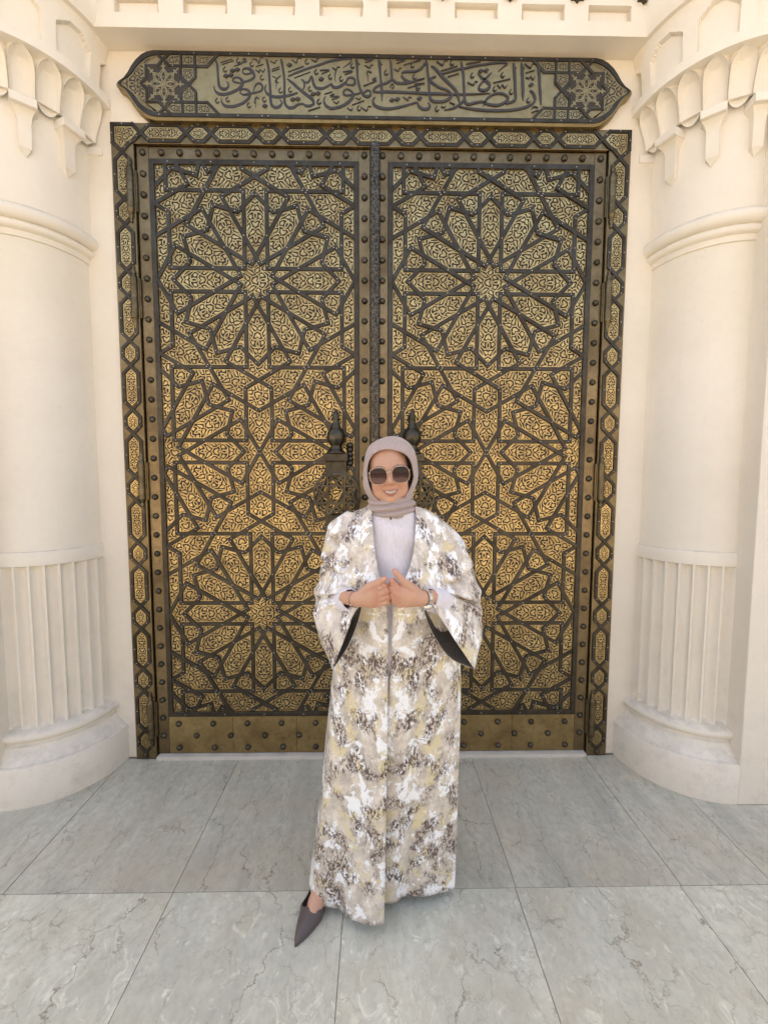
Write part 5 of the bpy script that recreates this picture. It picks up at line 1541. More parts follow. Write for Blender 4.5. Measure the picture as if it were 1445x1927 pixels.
def head_sdf(W):
    P = head_local(W)
    M_ = P.copy()
    M_[:, 0] = np.abs(M_[:, 0])
    d = ell(P, (0, 0.030, -0.004), (0.0700, 0.094, 0.091))
    d = smin(d, ell(P, (0, -0.026, 0.022), (0.0610, 0.074, 0.0635)), 0.02)
    d = smin(d, ell(M_, (0.034, -0.058, 0.030), (0.026, 0.030, 0.034)), 0.025)
    d = smin(d, ell(P, (0, -0.084, 0.060), (0.021, 0.018, 0.020)), 0.024)
    d = smin(d, ell(M_, (0.036, -0.030, 0.058), (0.021, 0.019, 0.020)), 0.018)
    d = smin(d, cap(M_, (0.012, 0.022, 0.078), (0.040, 0.020, 0.062), 0.009, 0.009), 0.014)
    # eye hollows behind the glasses
    d = -smin(-d, ell(M_, (0.033, 0.002, 0.094), (0.017, 0.010, 0.013)), 0.012)
    n = cap(P, (0, 0.008, 0.080), (0, -0.024, 0.0985), 0.0075, 0.0098)
    n = smin(n, ell(M_, (0.0105, -0.0285, 0.0885), (0.0075, 0.0068, 0.009)), 0.007)
    d = smin(d, n, 0.008)
    # lips round a smiling mouth
    up = np.minimum(cap(M_, (0, -0.0545, 0.0868), (0.014, -0.0520, 0.0828), 0.0042, 0.0040), cap(M_, (0.014, -0.0520, 0.0828), (0.0285, -0.0470, 0.0725), 0.0040, 0.0022))
    lw = np.minimum(cap(M_, (0, -0.0680, 0.0842), (0.014, -0.0640, 0.0808), 0.0050, 0.0046), cap(M_, (0.014, -0.0640, 0.0808), (0.0285, -0.0480, 0.0720), 0.0046, 0.0022))
    d = smin(d, up, 0.004)
    d = smin(d, lw, 0.004)
    # smile folds
    d = -smin(-d, cap(M_, (0.0200, -0.0330, 0.0860), (0.0340, -0.0520, 0.0760), 0.0012, 0.0012), 0.006)
    d = smin(d, cap(P, (0, -0.09, -0.012), (0, -0.20, -0.025), 0.048, 0.055), 0.02)
    return d


# hands: drawn in hand units (0.2223 mm), x to the right, y down, f towards the viewer
HU = 0.0002223


def hw(x, y, f=0.0):
    return np.array((-0.0917 + x * HU, -1.030 - f * HU, 1.3251 - y * HU))


def chain_sdf(P, pts):
    d = None
    for (a, b) in zip(pts[:-1], pts[1:]):
        q = cap(P, hw(*a[:3]), hw(*b[:3]), a[3] * HU, b[3] * HU)
        d = q if d is None else smin(d, q, 6 * HU)
    return d


def hand_r(P):
    d = None
    for k in ([(225, 575, 0, 92), (400, 490, 12, 84), (475, 440, 16, 62)], [(225, 575, 0, 92), (420, 540, 20, 78), (505, 500, 26, 60)],
              [(225, 575, 0, 92), (420, 590, 16, 72), (505, 575, 20, 56)], [(230, 585, 0, 86), (400, 630, 6, 66), (482, 645, 8, 52)],
              [(60, 610, -190, 96), (225, 578, -4, 90)]):
        q = chain_sdf(P, k)
        d = q if d is None else smin(d, q, 34 * HU)
    for k in ([(475, 440, 16, 58), (592, 380, 26, 47), (648, 405, -30, 42), (628, 450, -80, 38)], [(508, 500, 26, 56), (632, 452, 34, 46), (684, 474, -24, 42), (655, 510, -76, 38)],
              [(508, 575, 20, 52), (640, 538, 26, 44), (684, 560, -26, 40), (650, 590, -76, 36)], [(484, 645, 8, 48), (625, 618, 12, 40), (664, 634, -34, 36), (630, 655, -76, 33)]):
        d = smin(d, chain_sdf(P, k), 5 * HU)
    t = chain_sdf(P, [(300, 500, 10, 70), (395, 400, 30, 60), (490, 345, 44, 48), (568, 303, 46, 43), (622, 277, 40, 33)])
    return smin(d, t, 16 * HU)


def hand_l(P):
    d = None
    for k in ([(1130, 565, 0, 96), (900, 470, 10, 86), (795, 425, 14, 62)], [(1130, 565, 0, 96), (900, 530, 22, 84), (785, 505, 26, 62)],
              [(1130, 565, 0, 96), (900, 585, 18, 76), (790, 585, 18, 58)], [(1130, 570, 0, 90), (910, 625, 6, 66), (810, 648, 4, 50)],
              [(1330, 600, -190, 100), (1130, 566, -4, 94)]):
        q = chain_sdf(P, k)
        d = q if d is None else smin(d, q, 34 * HU)
    for k in ([(795, 420, 14, 58), (722, 322, 18, 48), (700, 372, -42, 42), (740, 420, -84, 36)], [(782, 505, 26, 56), (712, 420, 24, 46), (690, 470, -40, 42), (740, 510, -84, 36)],
              [(788, 585, 18, 52), (716, 520, 16, 43), (700, 560, -46, 40), (745, 590, -84, 34)], [(808, 645, 4, 46), (742, 598, 4, 39), (728, 628, -50, 36), (765, 645, -84, 32)]):
        d = smin(d, chain_sdf(P, k), 5 * HU)
    t = chain_sdf(P, [(1040, 470, 10, 74), (920, 365, 34, 62), (842, 288, 44, 50), (778, 212, 44, 43), (742, 168, 36, 32)])
    return smin(d, t, 16 * HU)


def frame_sdf(P):
    """torso, legs and right foot under the clothes"""
    d = ell(P, (0.075, -0.790, 1.24), (0.150, 0.095, 0.22))
    d = smin(d, cap(P, (0.075, -0.80, 1.36), (0.070, -0.80, 1.50), 0.075, 0.05), 0.05)
    d = smin(d, ell(P, (0.07, -0.785, 0.95), (0.155, 0.105, 0.16)), 0.06)
    for s in (-1, 1):
        sh = (0.075 + s * 0.145, -0.79, 1.36)
        el = (0.10 + s * 0.215, -0.81, 1.13)
        d = smin(d, cap(P, (0.075, -0.79, 1.37), sh, 0.06, 0.05), 0.04)
        d = smin(d, cap(P, sh, el, 0.046, 0.038), 0.03)
    d = smin(d, cap(P, (-0.125, -0.81, 1.13), (-0.052, -0.995, 1.190), 0.037, 0.024), 0.02)
    d = smin(d, cap(P, (0.300, -0.81, 1.13), (0.172, -0.995, 1.194), 0.037, 0.024), 0.02)
    d = smin(d, cap(P, (0.00, -0.79, 0.90), (-0.10, -0.83, 0.48), 0.085, 0.055), 0.04)
    d = smin(d, cap(P, (-0.10, -0.83, 0.48), (-0.165, -0.79, 0.11), 0.055, 0.032), 0.03)
    d = smin(d, cap(P, (0.14, -0.79, 0.90), (0.15, -0.78, 0.48), 0.085, 0.055), 0.04)
    d = smin(d, cap(P, (0.15, -0.78, 0.48), (0.148, -0.63, 0.11), 0.055, 0.032), 0.03)
    d = smin(d, cap(P, (0.148, -0.62, 0.10), (0.156, -0.71, 0.035), 0.030, 0.022), 0.02)
    # instep of the foot set forward
    d = smin(d, cap(P, (-0.165, -0.79, 0.115), (-0.198, -0.885, 0.040), 0.032, 0.027), 0.02)
    d = smin(d, cap(P, (-0.198, -0.885, 0.038), (-0.222, -0.945, 0.018), 0.025, 0.012), 0.02)
    return d


Vs, Fs, off = [], [], 0
for fn, lo, hi, h in ((head_sdf, (HO[0] - 0.10, HO[1] - 0.122, HO[2] - 0.20), (HO[0] + 0.10, HO[1] + 0.10, HO[2] + 0.135), 0.0024),
                      (hand_r, (-0.10, -1.075, 1.15), (0.072, -0.965, 1.285), 0.0019),
                      (hand_l, (0.045, -1.075, 1.15), (0.215, -0.965, 1.305), 0.0019),
                      (frame_sdf, (-0.32, -1.06, 0.0), (0.46, -0.62, 1.55), 0.0095)):
    V, F = surface_nets(fn, lo, hi, h)
    Vs.append(V)
    Fs.append(F + off)
    off += len(V)
V = np.concatenate(Vs)
F = np.concatenate(Fs)
body_me = bpy.data.meshes.new('body')
body_me.from_pydata(V.tolist(), [], F.tolist())
body_me.polygons.foreach_set('use_smooth', [True] * len(body_me.polygons))
# skin colouring: lips, teeth, brows, blush
L = head_local(V)
skin = np.tile(np.array((0.555, 0.312, 0.205)), (len(V), 1))
nv0 = len(Vs[0])
x, u, f = L[:nv0, 0], L[:nv0, 1], L[:nv0, 2]
front = f > 0.05
ax_ = np.abs(x)
mid = -0.0600 + 0.0130 * (ax_ / 0.0300) ** 2
open_ = 0.0048 * np.clip(1 - (ax_ / 0.0265) ** 2, 0, 1)
inm = front & (ax_ < 0.0315)


def blend(sel, col, amt=1.0):
    a = np.clip(sel, 0, 1)[:, None] * amt
    skin[:nv0] = skin[:nv0] * (1 - a) + np.array(col) * a


blend(np.exp(-((ax_ - 0.036) / 0.017) ** 2 - ((u + 0.034) / 0.017) ** 2) * front, (0.52, 0.20, 0.13), 0.45)
blend(np.exp(-(x / 0.014) ** 2 - ((u + 0.028) / 0.012) ** 2) * front, (0.52, 0.21, 0.14), 0.4)
lipw = 0.0042 + 0.0035 * (u < mid)
lip = inm * np.clip((open_ + lipw * (1 - (ax_ / 0.035) ** 2) - np.abs(u - mid)) / 0.0018, 0, 1)
blend(lip, (0.36, 0.105, 0.085), 0.9)
blend(inm * (ax_ < 0.0285) * np.clip((open_ + 0.0006 - np.abs(u - mid)) / 0.0012, 0, 1), (0.16, 0.05, 0.04))
blend(inm * (ax_ < 0.0180) * np.clip((open_ * 0.92 - np.abs(u - mid - 0.0004)) / 0.0012, 0, 1), (0.64, 0.58, 0.51))
bu = 0.0205 + 0.0085 * np.clip(1 - ((ax_ - 0.036) / 0.024) ** 2, 0, 1)
blend(front * (ax_ > 0.012) * (ax_ < 0.052) * np.clip((0.0024 - np.abs(u - bu)) / 0.0012, 0, 1), (0.12, 0.075, 0.055), 0.8)
# warmer knuckles and fingertips, pale nails on the thumbs
def tint(c, r, col, amt):
    a = (np.exp(-(np.linalg.norm(V - c, axis=1) / r) ** 2) * amt)[:, None]
    skin[:] = skin * (1 - a) + np.array(col) * a


for kx_, ky_ in ((475, 440), (505, 500), (505, 575), (482, 645), (592, 380), (632, 452), (640, 538), (795, 425), (785, 505), (790, 585), (722, 322), (712, 420), (716, 520)):
    tint(hw(kx_, ky_, 60), 0.010, (0.50, 0.20, 0.125), 0.6)
for tx_, ty_, nx_, ny_ in ((622, 277, 600, 268), (742, 168, 752, 172)):
    tint(hw(tx_, ty_, 40), 0.014, (0.54, 0.20, 0.13), 0.7)
    tint(hw(nx_, ny_, 78), 0.0055, (0.66, 0.40, 0.32), 0.9)
att = body_me.color_attributes.new('skin', 'FLOAT_COLOR', 'POINT')
att.data.foreach_set('color', np.concatenate([skin, np.ones((len(V), 1))], 1).ravel())
m, nt, b = new_mat('skin')
at_n = nd(nt, 'ShaderNodeAttribute', attribute_name='skin')
nz = noise(nt, coords(nt), 90, 4, 0.6)
lk(nt, mixc(nt, grey(nt, nz, 0, 0.16, 0.4, 0.7), at_n.outputs['Color'], (0.42, 0.19, 0.115)), b.inputs['Base Color'])
b.inputs['Roughness'].default_value = 0.48
b.inputs['Subsurface Weight'].default_value = 0.12
b.inputs['Subsurface Radius'].default_value = (0.012, 0.005, 0.003)
b.inputs['Subsurface Scale'].default_value = 0.6
bump(nt, b, noise(nt, coords(nt), 420, 3, 0.6), 0.06, 0.001)
body_me.materials.append(m)
body = add('body', body_me, woman)
sm_ = body.modifiers.new('smooth', 'SMOOTH')
sm_.factor = 0.5
sm_.iterations = 3


# ------------------------------------------------------------------ fabrics
def make_cloth(name, c0, c1, rough=0.8, scale=300):
    m, nt, b = new_mat(name)
    co = coords(nt)
    n1 = noise(nt, coords(nt, scale=(1, 1, 0.25)), scale, 3, 0.6)
    n2 = noise(nt, co, 14, 4, 0.6)
    c = mixc(nt, grey(nt, n1, 0, 1, 0.35, 0.68), c0, c1)
    c = mixc(nt, grey(nt, n2, 0, 0.25, 0.4, 0.7), c, tuple(x * 0.8 for x in c1))
    lk(nt, c, b.inputs['Base Color'])
    b.inputs['Roughness'].default_value = rough
    b.inputs['Sheen Weight'].default_value = 0.25
    bump(nt, b, n1, 0.15, 0.001)
    return m


M['scarf'] = make_cloth('beige_jersey', (0.48, 0.375, 0.345), (0.345, 0.265, 0.24))
M['sweater'] = make_cloth('lilac_knit', (0.76, 0.71, 0.74), (0.66, 0.61, 0.635), 0.85, 160)


def make_print():
    """marbled satin: cream ground, grey-beige clouds, ochre and white splashes, dark brown speckle; the repeat is mirrored about the front"""
    m, nt, b = new_mat('marbled_satin')
    pos = nd(nt, 'ShaderNodeNewGeometry').outputs['Position']
    sep = nd(nt, 'ShaderNodeSeparateXYZ')
    lk(nt, pos, sep.inputs[0])

    def mth(op, a_, b_=None, c_=None):
        n = nd(nt, 'ShaderNodeMath', operation=op)
        for sock, v in zip(n.inputs, (a_, b_, c_)):
            if v is None:
                continue
            if isinstance(v, (int, float)):
                sock.default_value = v
            else:
                lk(nt, v, sock)
        return n.outputs[0]
    # the cloth is cut so that the two fronts mirror each other
    u = mth('ADD', mth('ABSOLUTE', mth('SUBTRACT', sep.outputs[0], 0.052)), mth('MULTIPLY', sep.outputs[1], 0.30))
    comb = nd(nt, 'ShaderNodeCombineXYZ')
    lk(nt, u, comb.inputs[0])
    lk(nt, mth('MULTIPLY', sep.outputs[1], 0.3), comb.inputs[1])
    lk(nt, mth('MULTIPLY', sep.outputs[2], 0.78), comb.inputs[2])
    rep = comb.outputs[0]

    def mp(src, s, l=(0, 0, 0), rot=(0, 0, 0)):
        q = nd(nt, 'ShaderNodeMapping')
        q.inputs['Scale'].default_value = s
        q.inputs['Location'].default_value = l
        q.inputs['Rotation'].default_value = rot
        lk(nt, src, q.inputs[0])
        return q.outputs[0]
    base = mixc(nt, grey(nt, noise(nt, mp(rep, (1, 1, 1)), 26, 6, 0.65), 0, 1, 0.38, 0.64), (0.78, 0.70, 0.60), (0.50, 0.435, 0.365))
    ochre = grey(nt, noise(nt, mp(rep, (1, 1, 1), (3.1, 0.4, 1.7)), 16.5, 6, 0.62, 0.3), 0, 0.85, 0.552, 0.585)
    c = mixc(nt, ochre, base, (0.74, 0.63, 0.37))
    white = grey(nt, noise(nt, mp(rep, (1, 1, 1), (7.7, 0.2, 4.4)), 19, 7, 0.66, 0.4), 0, 1, 0.54, 0.555)
    c = mixc(nt, white, c, (0.93, 0.925, 0.92))
    b1 = noise(nt, mp(rep, (1, 1, 1), (1.3, 0.7, 9.1)), 16, 3, 0.55, 0.2)
    b2 = noise(nt, mp(pos, (1.25, 0.8, 0.62), (0, 0, 0), (0, 0.3, 0)), 120, 7, 0.72, 0.5)
    c = mixc(nt, mth('MULTIPLY', grey(nt, b1, 0, 1, 0.475, 0.585), grey(nt, b2, 0, 1, 0.475, 0.505)), c, (0.105, 0.062, 0.052))
    v2 = grey(nt, noise(nt, mp(pos, (1.4, 0.8, 0.6), (5, 0, 2), (0, -0.35, 0)), 85, 7, 0.78, 0.8), 0, 0.85, 0.585, 0.615)
    c = mixc(nt, mth('MULTIPLY', v2, grey(nt, noise(nt, mp(rep, (1, 1, 1), (2, 2, 6)), 24, 3), 0, 1, 0.42, 0.6)), c, (0.13, 0.085, 0.075))
    sp = nd(nt, 'ShaderNodeTexVoronoi')
    sp.inputs['Scale'].default_value = 110
    lk(nt, pos, sp.inputs['Vector'])
    c = mixc(nt, mth('MULTIPLY', grey(nt, sp.outputs['Distance'], 1, 0, 0.12, 0.2), grey(nt, noise(nt, mp(rep, (1, 1, 1), (2, 2, 2)), 20, 3), 0, 0.9, 0.5, 0.6)), c, (0.13, 0.10, 0.09))
    lk(nt, c, b.inputs['Base Color'])
    b.inputs['Roughness'].default_value = 0.36
    b.inputs['Specular IOR Level'].default_value = 0.55
    b.inputs['Sheen Weight'].default_value = 0.1
    bump(nt, b, noise(nt, pos, 60, 4, 0.6), 0.10, 0.002)
    return m


M['print'] = make_print()
M['shaded_lining'] = make_cloth('shade_dark_lining', (0.075, 0.066, 0.06), (0.045, 0.04, 0.036), 0.45, 200)  # inner shell coloured near-black, standing in for the shade inside the sleeves


def grid_obj(name, G, mat, parent, closed=False, thick=0.0, subd=0):
    """G: rows x cols x 3"""
    r, c = G.shape[:2]
    faces = []
    for i in range(r - 1):
        for j in range(c if closed else c - 1):
            k = (j + 1) % c
            faces.append((i * c + j, i * c + k, (i + 1) * c + k, (i + 1) * c + j))
    me = mesh_from(name, G.reshape(-1, 3).tolist(), faces, mat, True)
    o = add(name, me, parent)
    if subd:
        q = o.modifiers.new('subd', 'SUBSURF')
        q.levels = q.render_levels = subd
    if thick:
        q = o.modifiers.new('thick', 'SOLIDIFY')
        q.thickness = thick
        q.offset = 0.0
    return o


# ------------------------------------------------------------------ coat body
LV = [  # z, left edge x, right edge x, centre x, half width, left front y, right front y, side y, back y
    (1.470, 0.002, 0.152, 0.078, 0.080, -0.842, -0.842, -0.800, -0.742),
    (1.445, 0.004, 0.152, 0.078, 0.145, -0.872, -0.872, -0.800, -0.728),
    (1.400, 0.008, 0.149, 0.075, 0.195, -0.902, -0.902, -0.800, -0.705),
    (1.330, 0.014, 0.141, 0.075, 0.205, -0.930, -0.930, -0.805, -0.690),
    (1.260, 0.028, 0.118, 0.078, 0.205, -0.958, -0.958, -0.805, -0.690),
    (1.190, 0.048, 0.078, 0.082, 0.205, -0.985, -0.985, -0.805, -0.690),
    (1.120, 0.056, 0.070, 0.088, 0.212, -0.978, -0.976, -0.805, -0.680),
    (1.000, 0.057, 0.068, 0.090, 0.222, -0.968, -0.962, -0.805, -0.665),
    (0.880, 0.057, 0.0615, 0.090, 0.233, -0.965, -0.956, -0.805, -0.655),
    (0.800, 0.057, 0.050, 0.087, 0.238, -0.966, -0.950, -0.802, -0.650),
    (0.700, 0.056, 0.044, 0.082, 0.243, -0.966, -0.942, -0.800, -0.645),
    (0.500, 0.053, 0.040, 0.070, 0.2525, -0.966, -0.925, -0.795, -0.640),
    (0.300, 0.050, 0.037, 0.060, 0.263, -0.964, -0.905, -0.790, -0.632),
    (0.150, 0.048, 0.034, 0.053, 0.272, -0.960, -0.890, -0.785, -0.625),
    (0.036, 0.046, 0.032, 0.050, 0.277, -0.956, -0.880, -0.780, -0.620)]
LVi = catmull(np.array(LV), 96)
NC = 132
G = np.zeros((len(LVi), NC, 3))
for i, (z, xl, xr, cx_, hw_, yl, yr, ys, yb) in enumerate(LVi):
    for j in range(NC):
        t = j / (NC - 1) * 4
        if t < 1:
            a = t * PI / 2
            x, y = xl + (cx_ - hw_ - xl) * math.sin(a), ys + (yl - ys) * math.cos(a)
        elif t < 2:
            a = (t - 1) * PI / 2
            x, y = cx_ - hw_ * math.cos(a), ys + (yb - ys) * math.sin(a)
        elif t < 3:
            a = (t - 2) * PI / 2
            x, y = cx_ + hw_ * math.sin(a), ys + (yb - ys) * math.cos(a)
        else:
            a = (t - 3) * PI / 2
            x, y = xr + (cx_ + hw_ - xr) * math.cos(a), ys + (yr - ys) * math.sin(a)
        # hanging folds, deeper towards the hem, and soft creases round the waist
        low = max(0.0, min(1.0, (1.15 - z) / 1.1))
        edge = min(1.0, min(t, 4 - t) * 5)
        fold = (0.0040 + 0.0150 * low) * math.sin(t * 9.5 + 1.3 * math.sin(z * 2.2) + 0.6) + 0.0065 * low * math.sin(t * 21 + 2.0 * z + 1)
        crease = 0.0040 * math.sin(z * 34 + t * 7 + 1.5 * math.sin(t * 5)) * max(0, 1 - abs(z - 1.12) / 0.28)
        crease += 0.0030 * math.sin(z * 55 - abs(t - 2) * 9) * max(0, 1 - abs(z - 1.3) / 0.2)
        arm = abs(abs(t - 2) - 1.32)
        crease -= 0.004 * math.exp(-(arm / 0.08) ** 2) * max(0, min(1, (z - 1.02) / 0.1)) * max(0, min(1, (1.42 - z) / 0.1))
        d = (fold + crease) * edge
        ang = math.atan2(y - ys, x - cx_)
        zz = z
        if i > len(LVi) * 0.9:
            zz = z + 0.004 * math.sin(t * 9.5) * (i / len(LVi) - 0.9) * 10
        G[i, j] = (x + math.cos(ang) * d, y + math.sin(ang) * d, zz)
# shoulder slope: the top rows dip away from the neck
coat = grid_obj('coat', G, M['print'], woman, thick=0.003)
coat['label'] = 'open marbled satin coat'


# ------------------------------------------------------------------ wide sleeves: rings between an inner and an outer line
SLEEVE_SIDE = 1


def sleeve(rings, seed, rear, flip=False, name='sleeve'):
    R = catmull(np.array([[*a, *b, w, sq] for a, b, w, sq in rings]), 120)
    n = 72
    G = np.zeros((len(R), n, 3))
    rnd = random.Random(seed)
    ph = [rnd.uniform(0, 6) for _ in range(6)]
    for i, q in enumerate(R):
        a, b, w, sq = np.array(q[:3]), np.array(q[3:6]), q[6], q[7]
        c, e = (a + b) / 2, (b - a) / 2
        en = e / (np.linalg.norm(e) + 1e-9)
        dn = np.array((-en[1] * 0, 1.0, 0.0))
        dn = dn - en * (dn @ en)
        dn = dn / np.linalg.norm(dn)
        s = i / (len(R) - 1)
        for j in range(n):
            t = 2 * PI * j / n
            ct, st = math.cos(t), math.sin(t)
            sq_ = sq if ct > 0 else 2.2
            k = (abs(ct) ** sq_ + abs(st) ** sq_) ** (-1 / sq_)
            p = c + e * ct * k + dn * (w * st * k)
            elbow = math.exp(-((s - 0.58) / 0.15) ** 2)
            fade = min(1.0, (1 - s) * 6) * min(1.0, s * 5)
            inn = 0.55 + 0.45 * (-ct)                      # creases gather in the crook of the arm
            w1 = math.sin(s * 62 + 2.2 * st - 2.0 * ct + ph[0] + 0.8 * math.sin(3 * t))
            d = (0.0100 * elbow * inn * (0.25 + 0.75 * max(0, -st)) * (1 - 2 * abs(w1) ** 0.7) + 0.0060 * elbow * math.sin(s * 45 - 3 * ct + ph[1])
                 + 0.0062 * math.sin(3 * t + s * 8 + ph[2]) + 0.0045 * math.sin(6 * t - s * 15 + ph[3]) + 0.003 * math.sin(11 * t + s * 6 + ph[4])) * fade
            fr = max(0.0, -st) ** 0.8                         # the side turned to the viewer
            c1 = 0.600 + 0.030 * ct + 0.012 * math.sin(2 * t + ph[5])
            d += fr * (-0.024 * math.exp(-((s - c1) / 0.016) ** 2) + 0.015 * math.exp(-((s - c1 + 0.045) / 0.022) ** 2))
            c2 = 0.455 - 0.085 * ct + 0.015 * math.sin(3 * t + ph[1])
            d += fr * (-0.017 * math.exp(-((s - c2) / 0.014) ** 2) + 0.008 * math.exp(-((s - c2 + 0.035) / 0.02) ** 2))
            c3 = 0.30 - 0.12 * ct
            d += fr * (-0.010 * math.exp(-((s - c3) / 0.012) ** 2))
            c4 = 0.74 - 0.05 * ct
            d += fr * (-0.010 * math.exp(-((s - c4) / 0.02) ** 2)) * (0.5 - 0.5 * ct)
            out = e * ct / (np.linalg.norm(e) + 1e-9) + dn * st
            if s > 0.6:
                p = p + np.array(rear) * max(0.0, st) * ((s - 0.6) / 0.4) ** 2
            G[i, j] = p + out * d
    if flip:
        G = G[:, ::-1]
    o = grid_obj(name, G, M['print'], woman, closed=True, thick=0.0028)
    o.data.materials.append(M['shaded_lining'])
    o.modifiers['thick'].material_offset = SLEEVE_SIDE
    return o


sleeve([((0.030, -0.800, 1.440), (-0.085, -0.800, 1.452), 0.052, 2.0),
        ((0.020, -0.800, 1.385), (-0.148, -0.800, 1.402), 0.080, 2.0),
        ((-0.005, -0.805, 1.320), (-0.170, -0.805, 1.335), 0.090, 2.0),
        ((-0.020, -0.815, 1.250), (-0.178, -0.815, 1.255), 0.094, 2.0),
        ((-0.030, -0.850, 1.200), (-0.184, -0.835, 1.180), 0.092, 2.0),
        ((-0.034, -0.900, 1.183), (-0.187, -0.860, 1.115), 0.074, 2.1),
        ((-0.040, -0.960, 1.190), (-0.160, -0.930, 1.040), 0.054, 2.0),
        ((-0.032, -1.000, 1.205), (-0.122, -0.985, 0.955), 0.036, 1.2)], 3, (0.026, 0.0, -0.010))
sleeve([((0.130, -0.800, 1.440), (0.235, -0.800, 1.438), 0.052, 2.0),
        ((0.150, -0.800, 1.375), (0.300, -0.800, 1.372), 0.080, 2.0),
        ((0.165, -0.805, 1.310), (0.342, -0.805, 1.305), 0.090, 2.0),
        ((0.175, -0.815, 1.245), (0.368, -0.815, 1.225), 0.094, 2.0),
        ((0.186, -0.850, 1.205), (0.384, -0.835, 1.155), 0.092, 2.0),
        ((0.188, -0.905, 1.190), (0.386, -0.860, 1.085), 0.078, 2.1),
        ((0.186, -0.960, 1.192), (0.362, -0.925, 1.030), 0.058, 2.0),
        ((0.176, -1.000, 1.203), (0.341, -0.970, 0.945), 0.042, 1.15)], 8, (-0.030, 0.0, -0.058), True)

# ------------------------------------------------------------------ sweater with its cuffs
SV = [(1.475, 0.078, 0.060, -0.868, -0.75), (1.440, 0.078, 0.105, -0.888, -0.72), (1.38, 0.078, 0.150, -0.905, -0.70), (1.30, 0.078, 0.160, -0.918, -0.70),
      (1.22, 0.078, 0.155, -0.938, -0.70), (1.15, 0.078, 0.150, -0.955, -0.70), (1.05, 0.075, 0.150, -0.956, -0.70), (0.93, 0.072, 0.160, -0.952, -0.69), (0.70, 0.070, 0.170, -0.925, -0.69), (0.30, 0.07, 0.165, -0.88, -0.70)]
SVi = catmull(np.array(SV), 60)
G = np.zeros((len(SVi), 64, 3))
for i, (z, cx_, hw_, yf, yb) in enumerate(SVi):
    for j in range(64):
        t = 2 * PI * j / 64
        yc, yd = (yf + yb) / 2, (yb - yf) / 2
        d = 0.002 * math.sin(z * 60 + 4 * t) + 0.0015 * math.sin(9 * t + z * 20)
        G[i, j] = (cx_ + (hw_ + d) * math.sin(t), yc - (yd + d) * math.cos(t), z)
sweater = grid_obj('sweater', G, M['sweater'], woman, closed=True)
for pts in ([(-0.150, -0.800, 1.120), (-0.120, -0.860, 1.135), (-0.090, -0.930, 1.160), (-0.062, -0.988, 1.184)], [(0.320, -0.800, 1.120), (0.285, -0.860, 1.132), (0.235, -0.940, 1.160), (0.186, -0.992, 1.187)]):
    P = catmull(np.array(pts), 26)
    m = MB()
    rings = []
    for i, p in enumerate(P):
        t = Vector(P[min(i + 1, len(P) - 1)] - P[max(i - 1, 0)]).normalized()
        s = t.cross(Vector((0, 0, 1))).normalized()
        w = s.cross(t).normalized()
        sfrac = i / (len(P) - 1)
        r = 0.046 - 0.012 * sfrac + 0.0014 * math.sin(i * 1.9) - (0.002 if 0.80 < sfrac < 0.83 else 0)
        rings.append([tuple(Vector(p) + (s * math.cos(2 * PI * j / 24) + w * math.sin(2 * PI * j / 24) * 1.08) * (r + 0.001 * math.sin(3 * j + i))) for j in range(24)])
    rings.append([tuple(Vector(P[-1]) + (Vector(q) - Vector(P[-1])) * 0.88) for q in rings[-1]])
    m.loft(rings)
    m.build('cuff', M['sweater'], sweater, smooth=True)

# ------------------------------------------------------------------ headscarf
ZP = 10.32


def fp(x, y, f):
    """point of the face close-up drawing, f metres in front of the head centre"""
    k = (2.315 + HO[1] - f) / 800.0
    px, py = 670 + x / ZP, 810 + y / ZP
    return np.array((0.0214 + (px - 709.6) * k, HO[1] - f, 1.56 - (py - 904.6) * k))


inner = [(600, 372, .086), (470, 392, .083), (340, 462, .074), (262, 560, .064), (225, 680, .056), (215, 800, .052), (225, 900, .050), (240, 1010, .050), (275, 1130, .052), (335, 1262, .056), (430, 1352, .062), (560, 1418, .068),
         (700, 1440, .072), (820, 1408, .068), (900, 1350, .062), (970, 1262, .056), (1035, 1130, .052), (1085, 1010, .050), (1110, 900, .050), (1095, 770, .052), (1062, 630, .058), (1000, 515, .066), (900, 442, .076), (760, 396, .084)]
outer = [(650, 122, .010), (480, 165, .008), (320, 250, .004), (230, 350, .0), (175, 520, -.004), (148, 720, -.006), (135, 900, -.006), (140, 1050, -.004), (172, 1180, .0), (240, 1290, .006), (325, 1375, .012), (470, 1470, .03),
         (700, 1540, .04), (900, 1490, .03), (1040, 1410, .012), (1090, 1290, .006), (1135, 1120, .0), (1180, 1005, -.004), (1197, 880, -.006), (1190, 720, -.006), (1168, 560, -.004), (1110, 370, .0), (1000, 232, .006), (830, 135, .010)]
NA = 120
I = catmull(np.array(inner, float), NA, True)
O = catmull(np.array(outer, float), NA, True)
cen = np.array((668.0, 800.0))
rows = []


def mixrow(t, f_add, shrink=1.0):
    r = []
    for a, b in zip(I, O):
        p = a * (1 - t) + b * t
        xy = cen + (p[:2] - cen) * shrink
        r.append((xy[0], xy[1], p[2] + f_add))
    return r


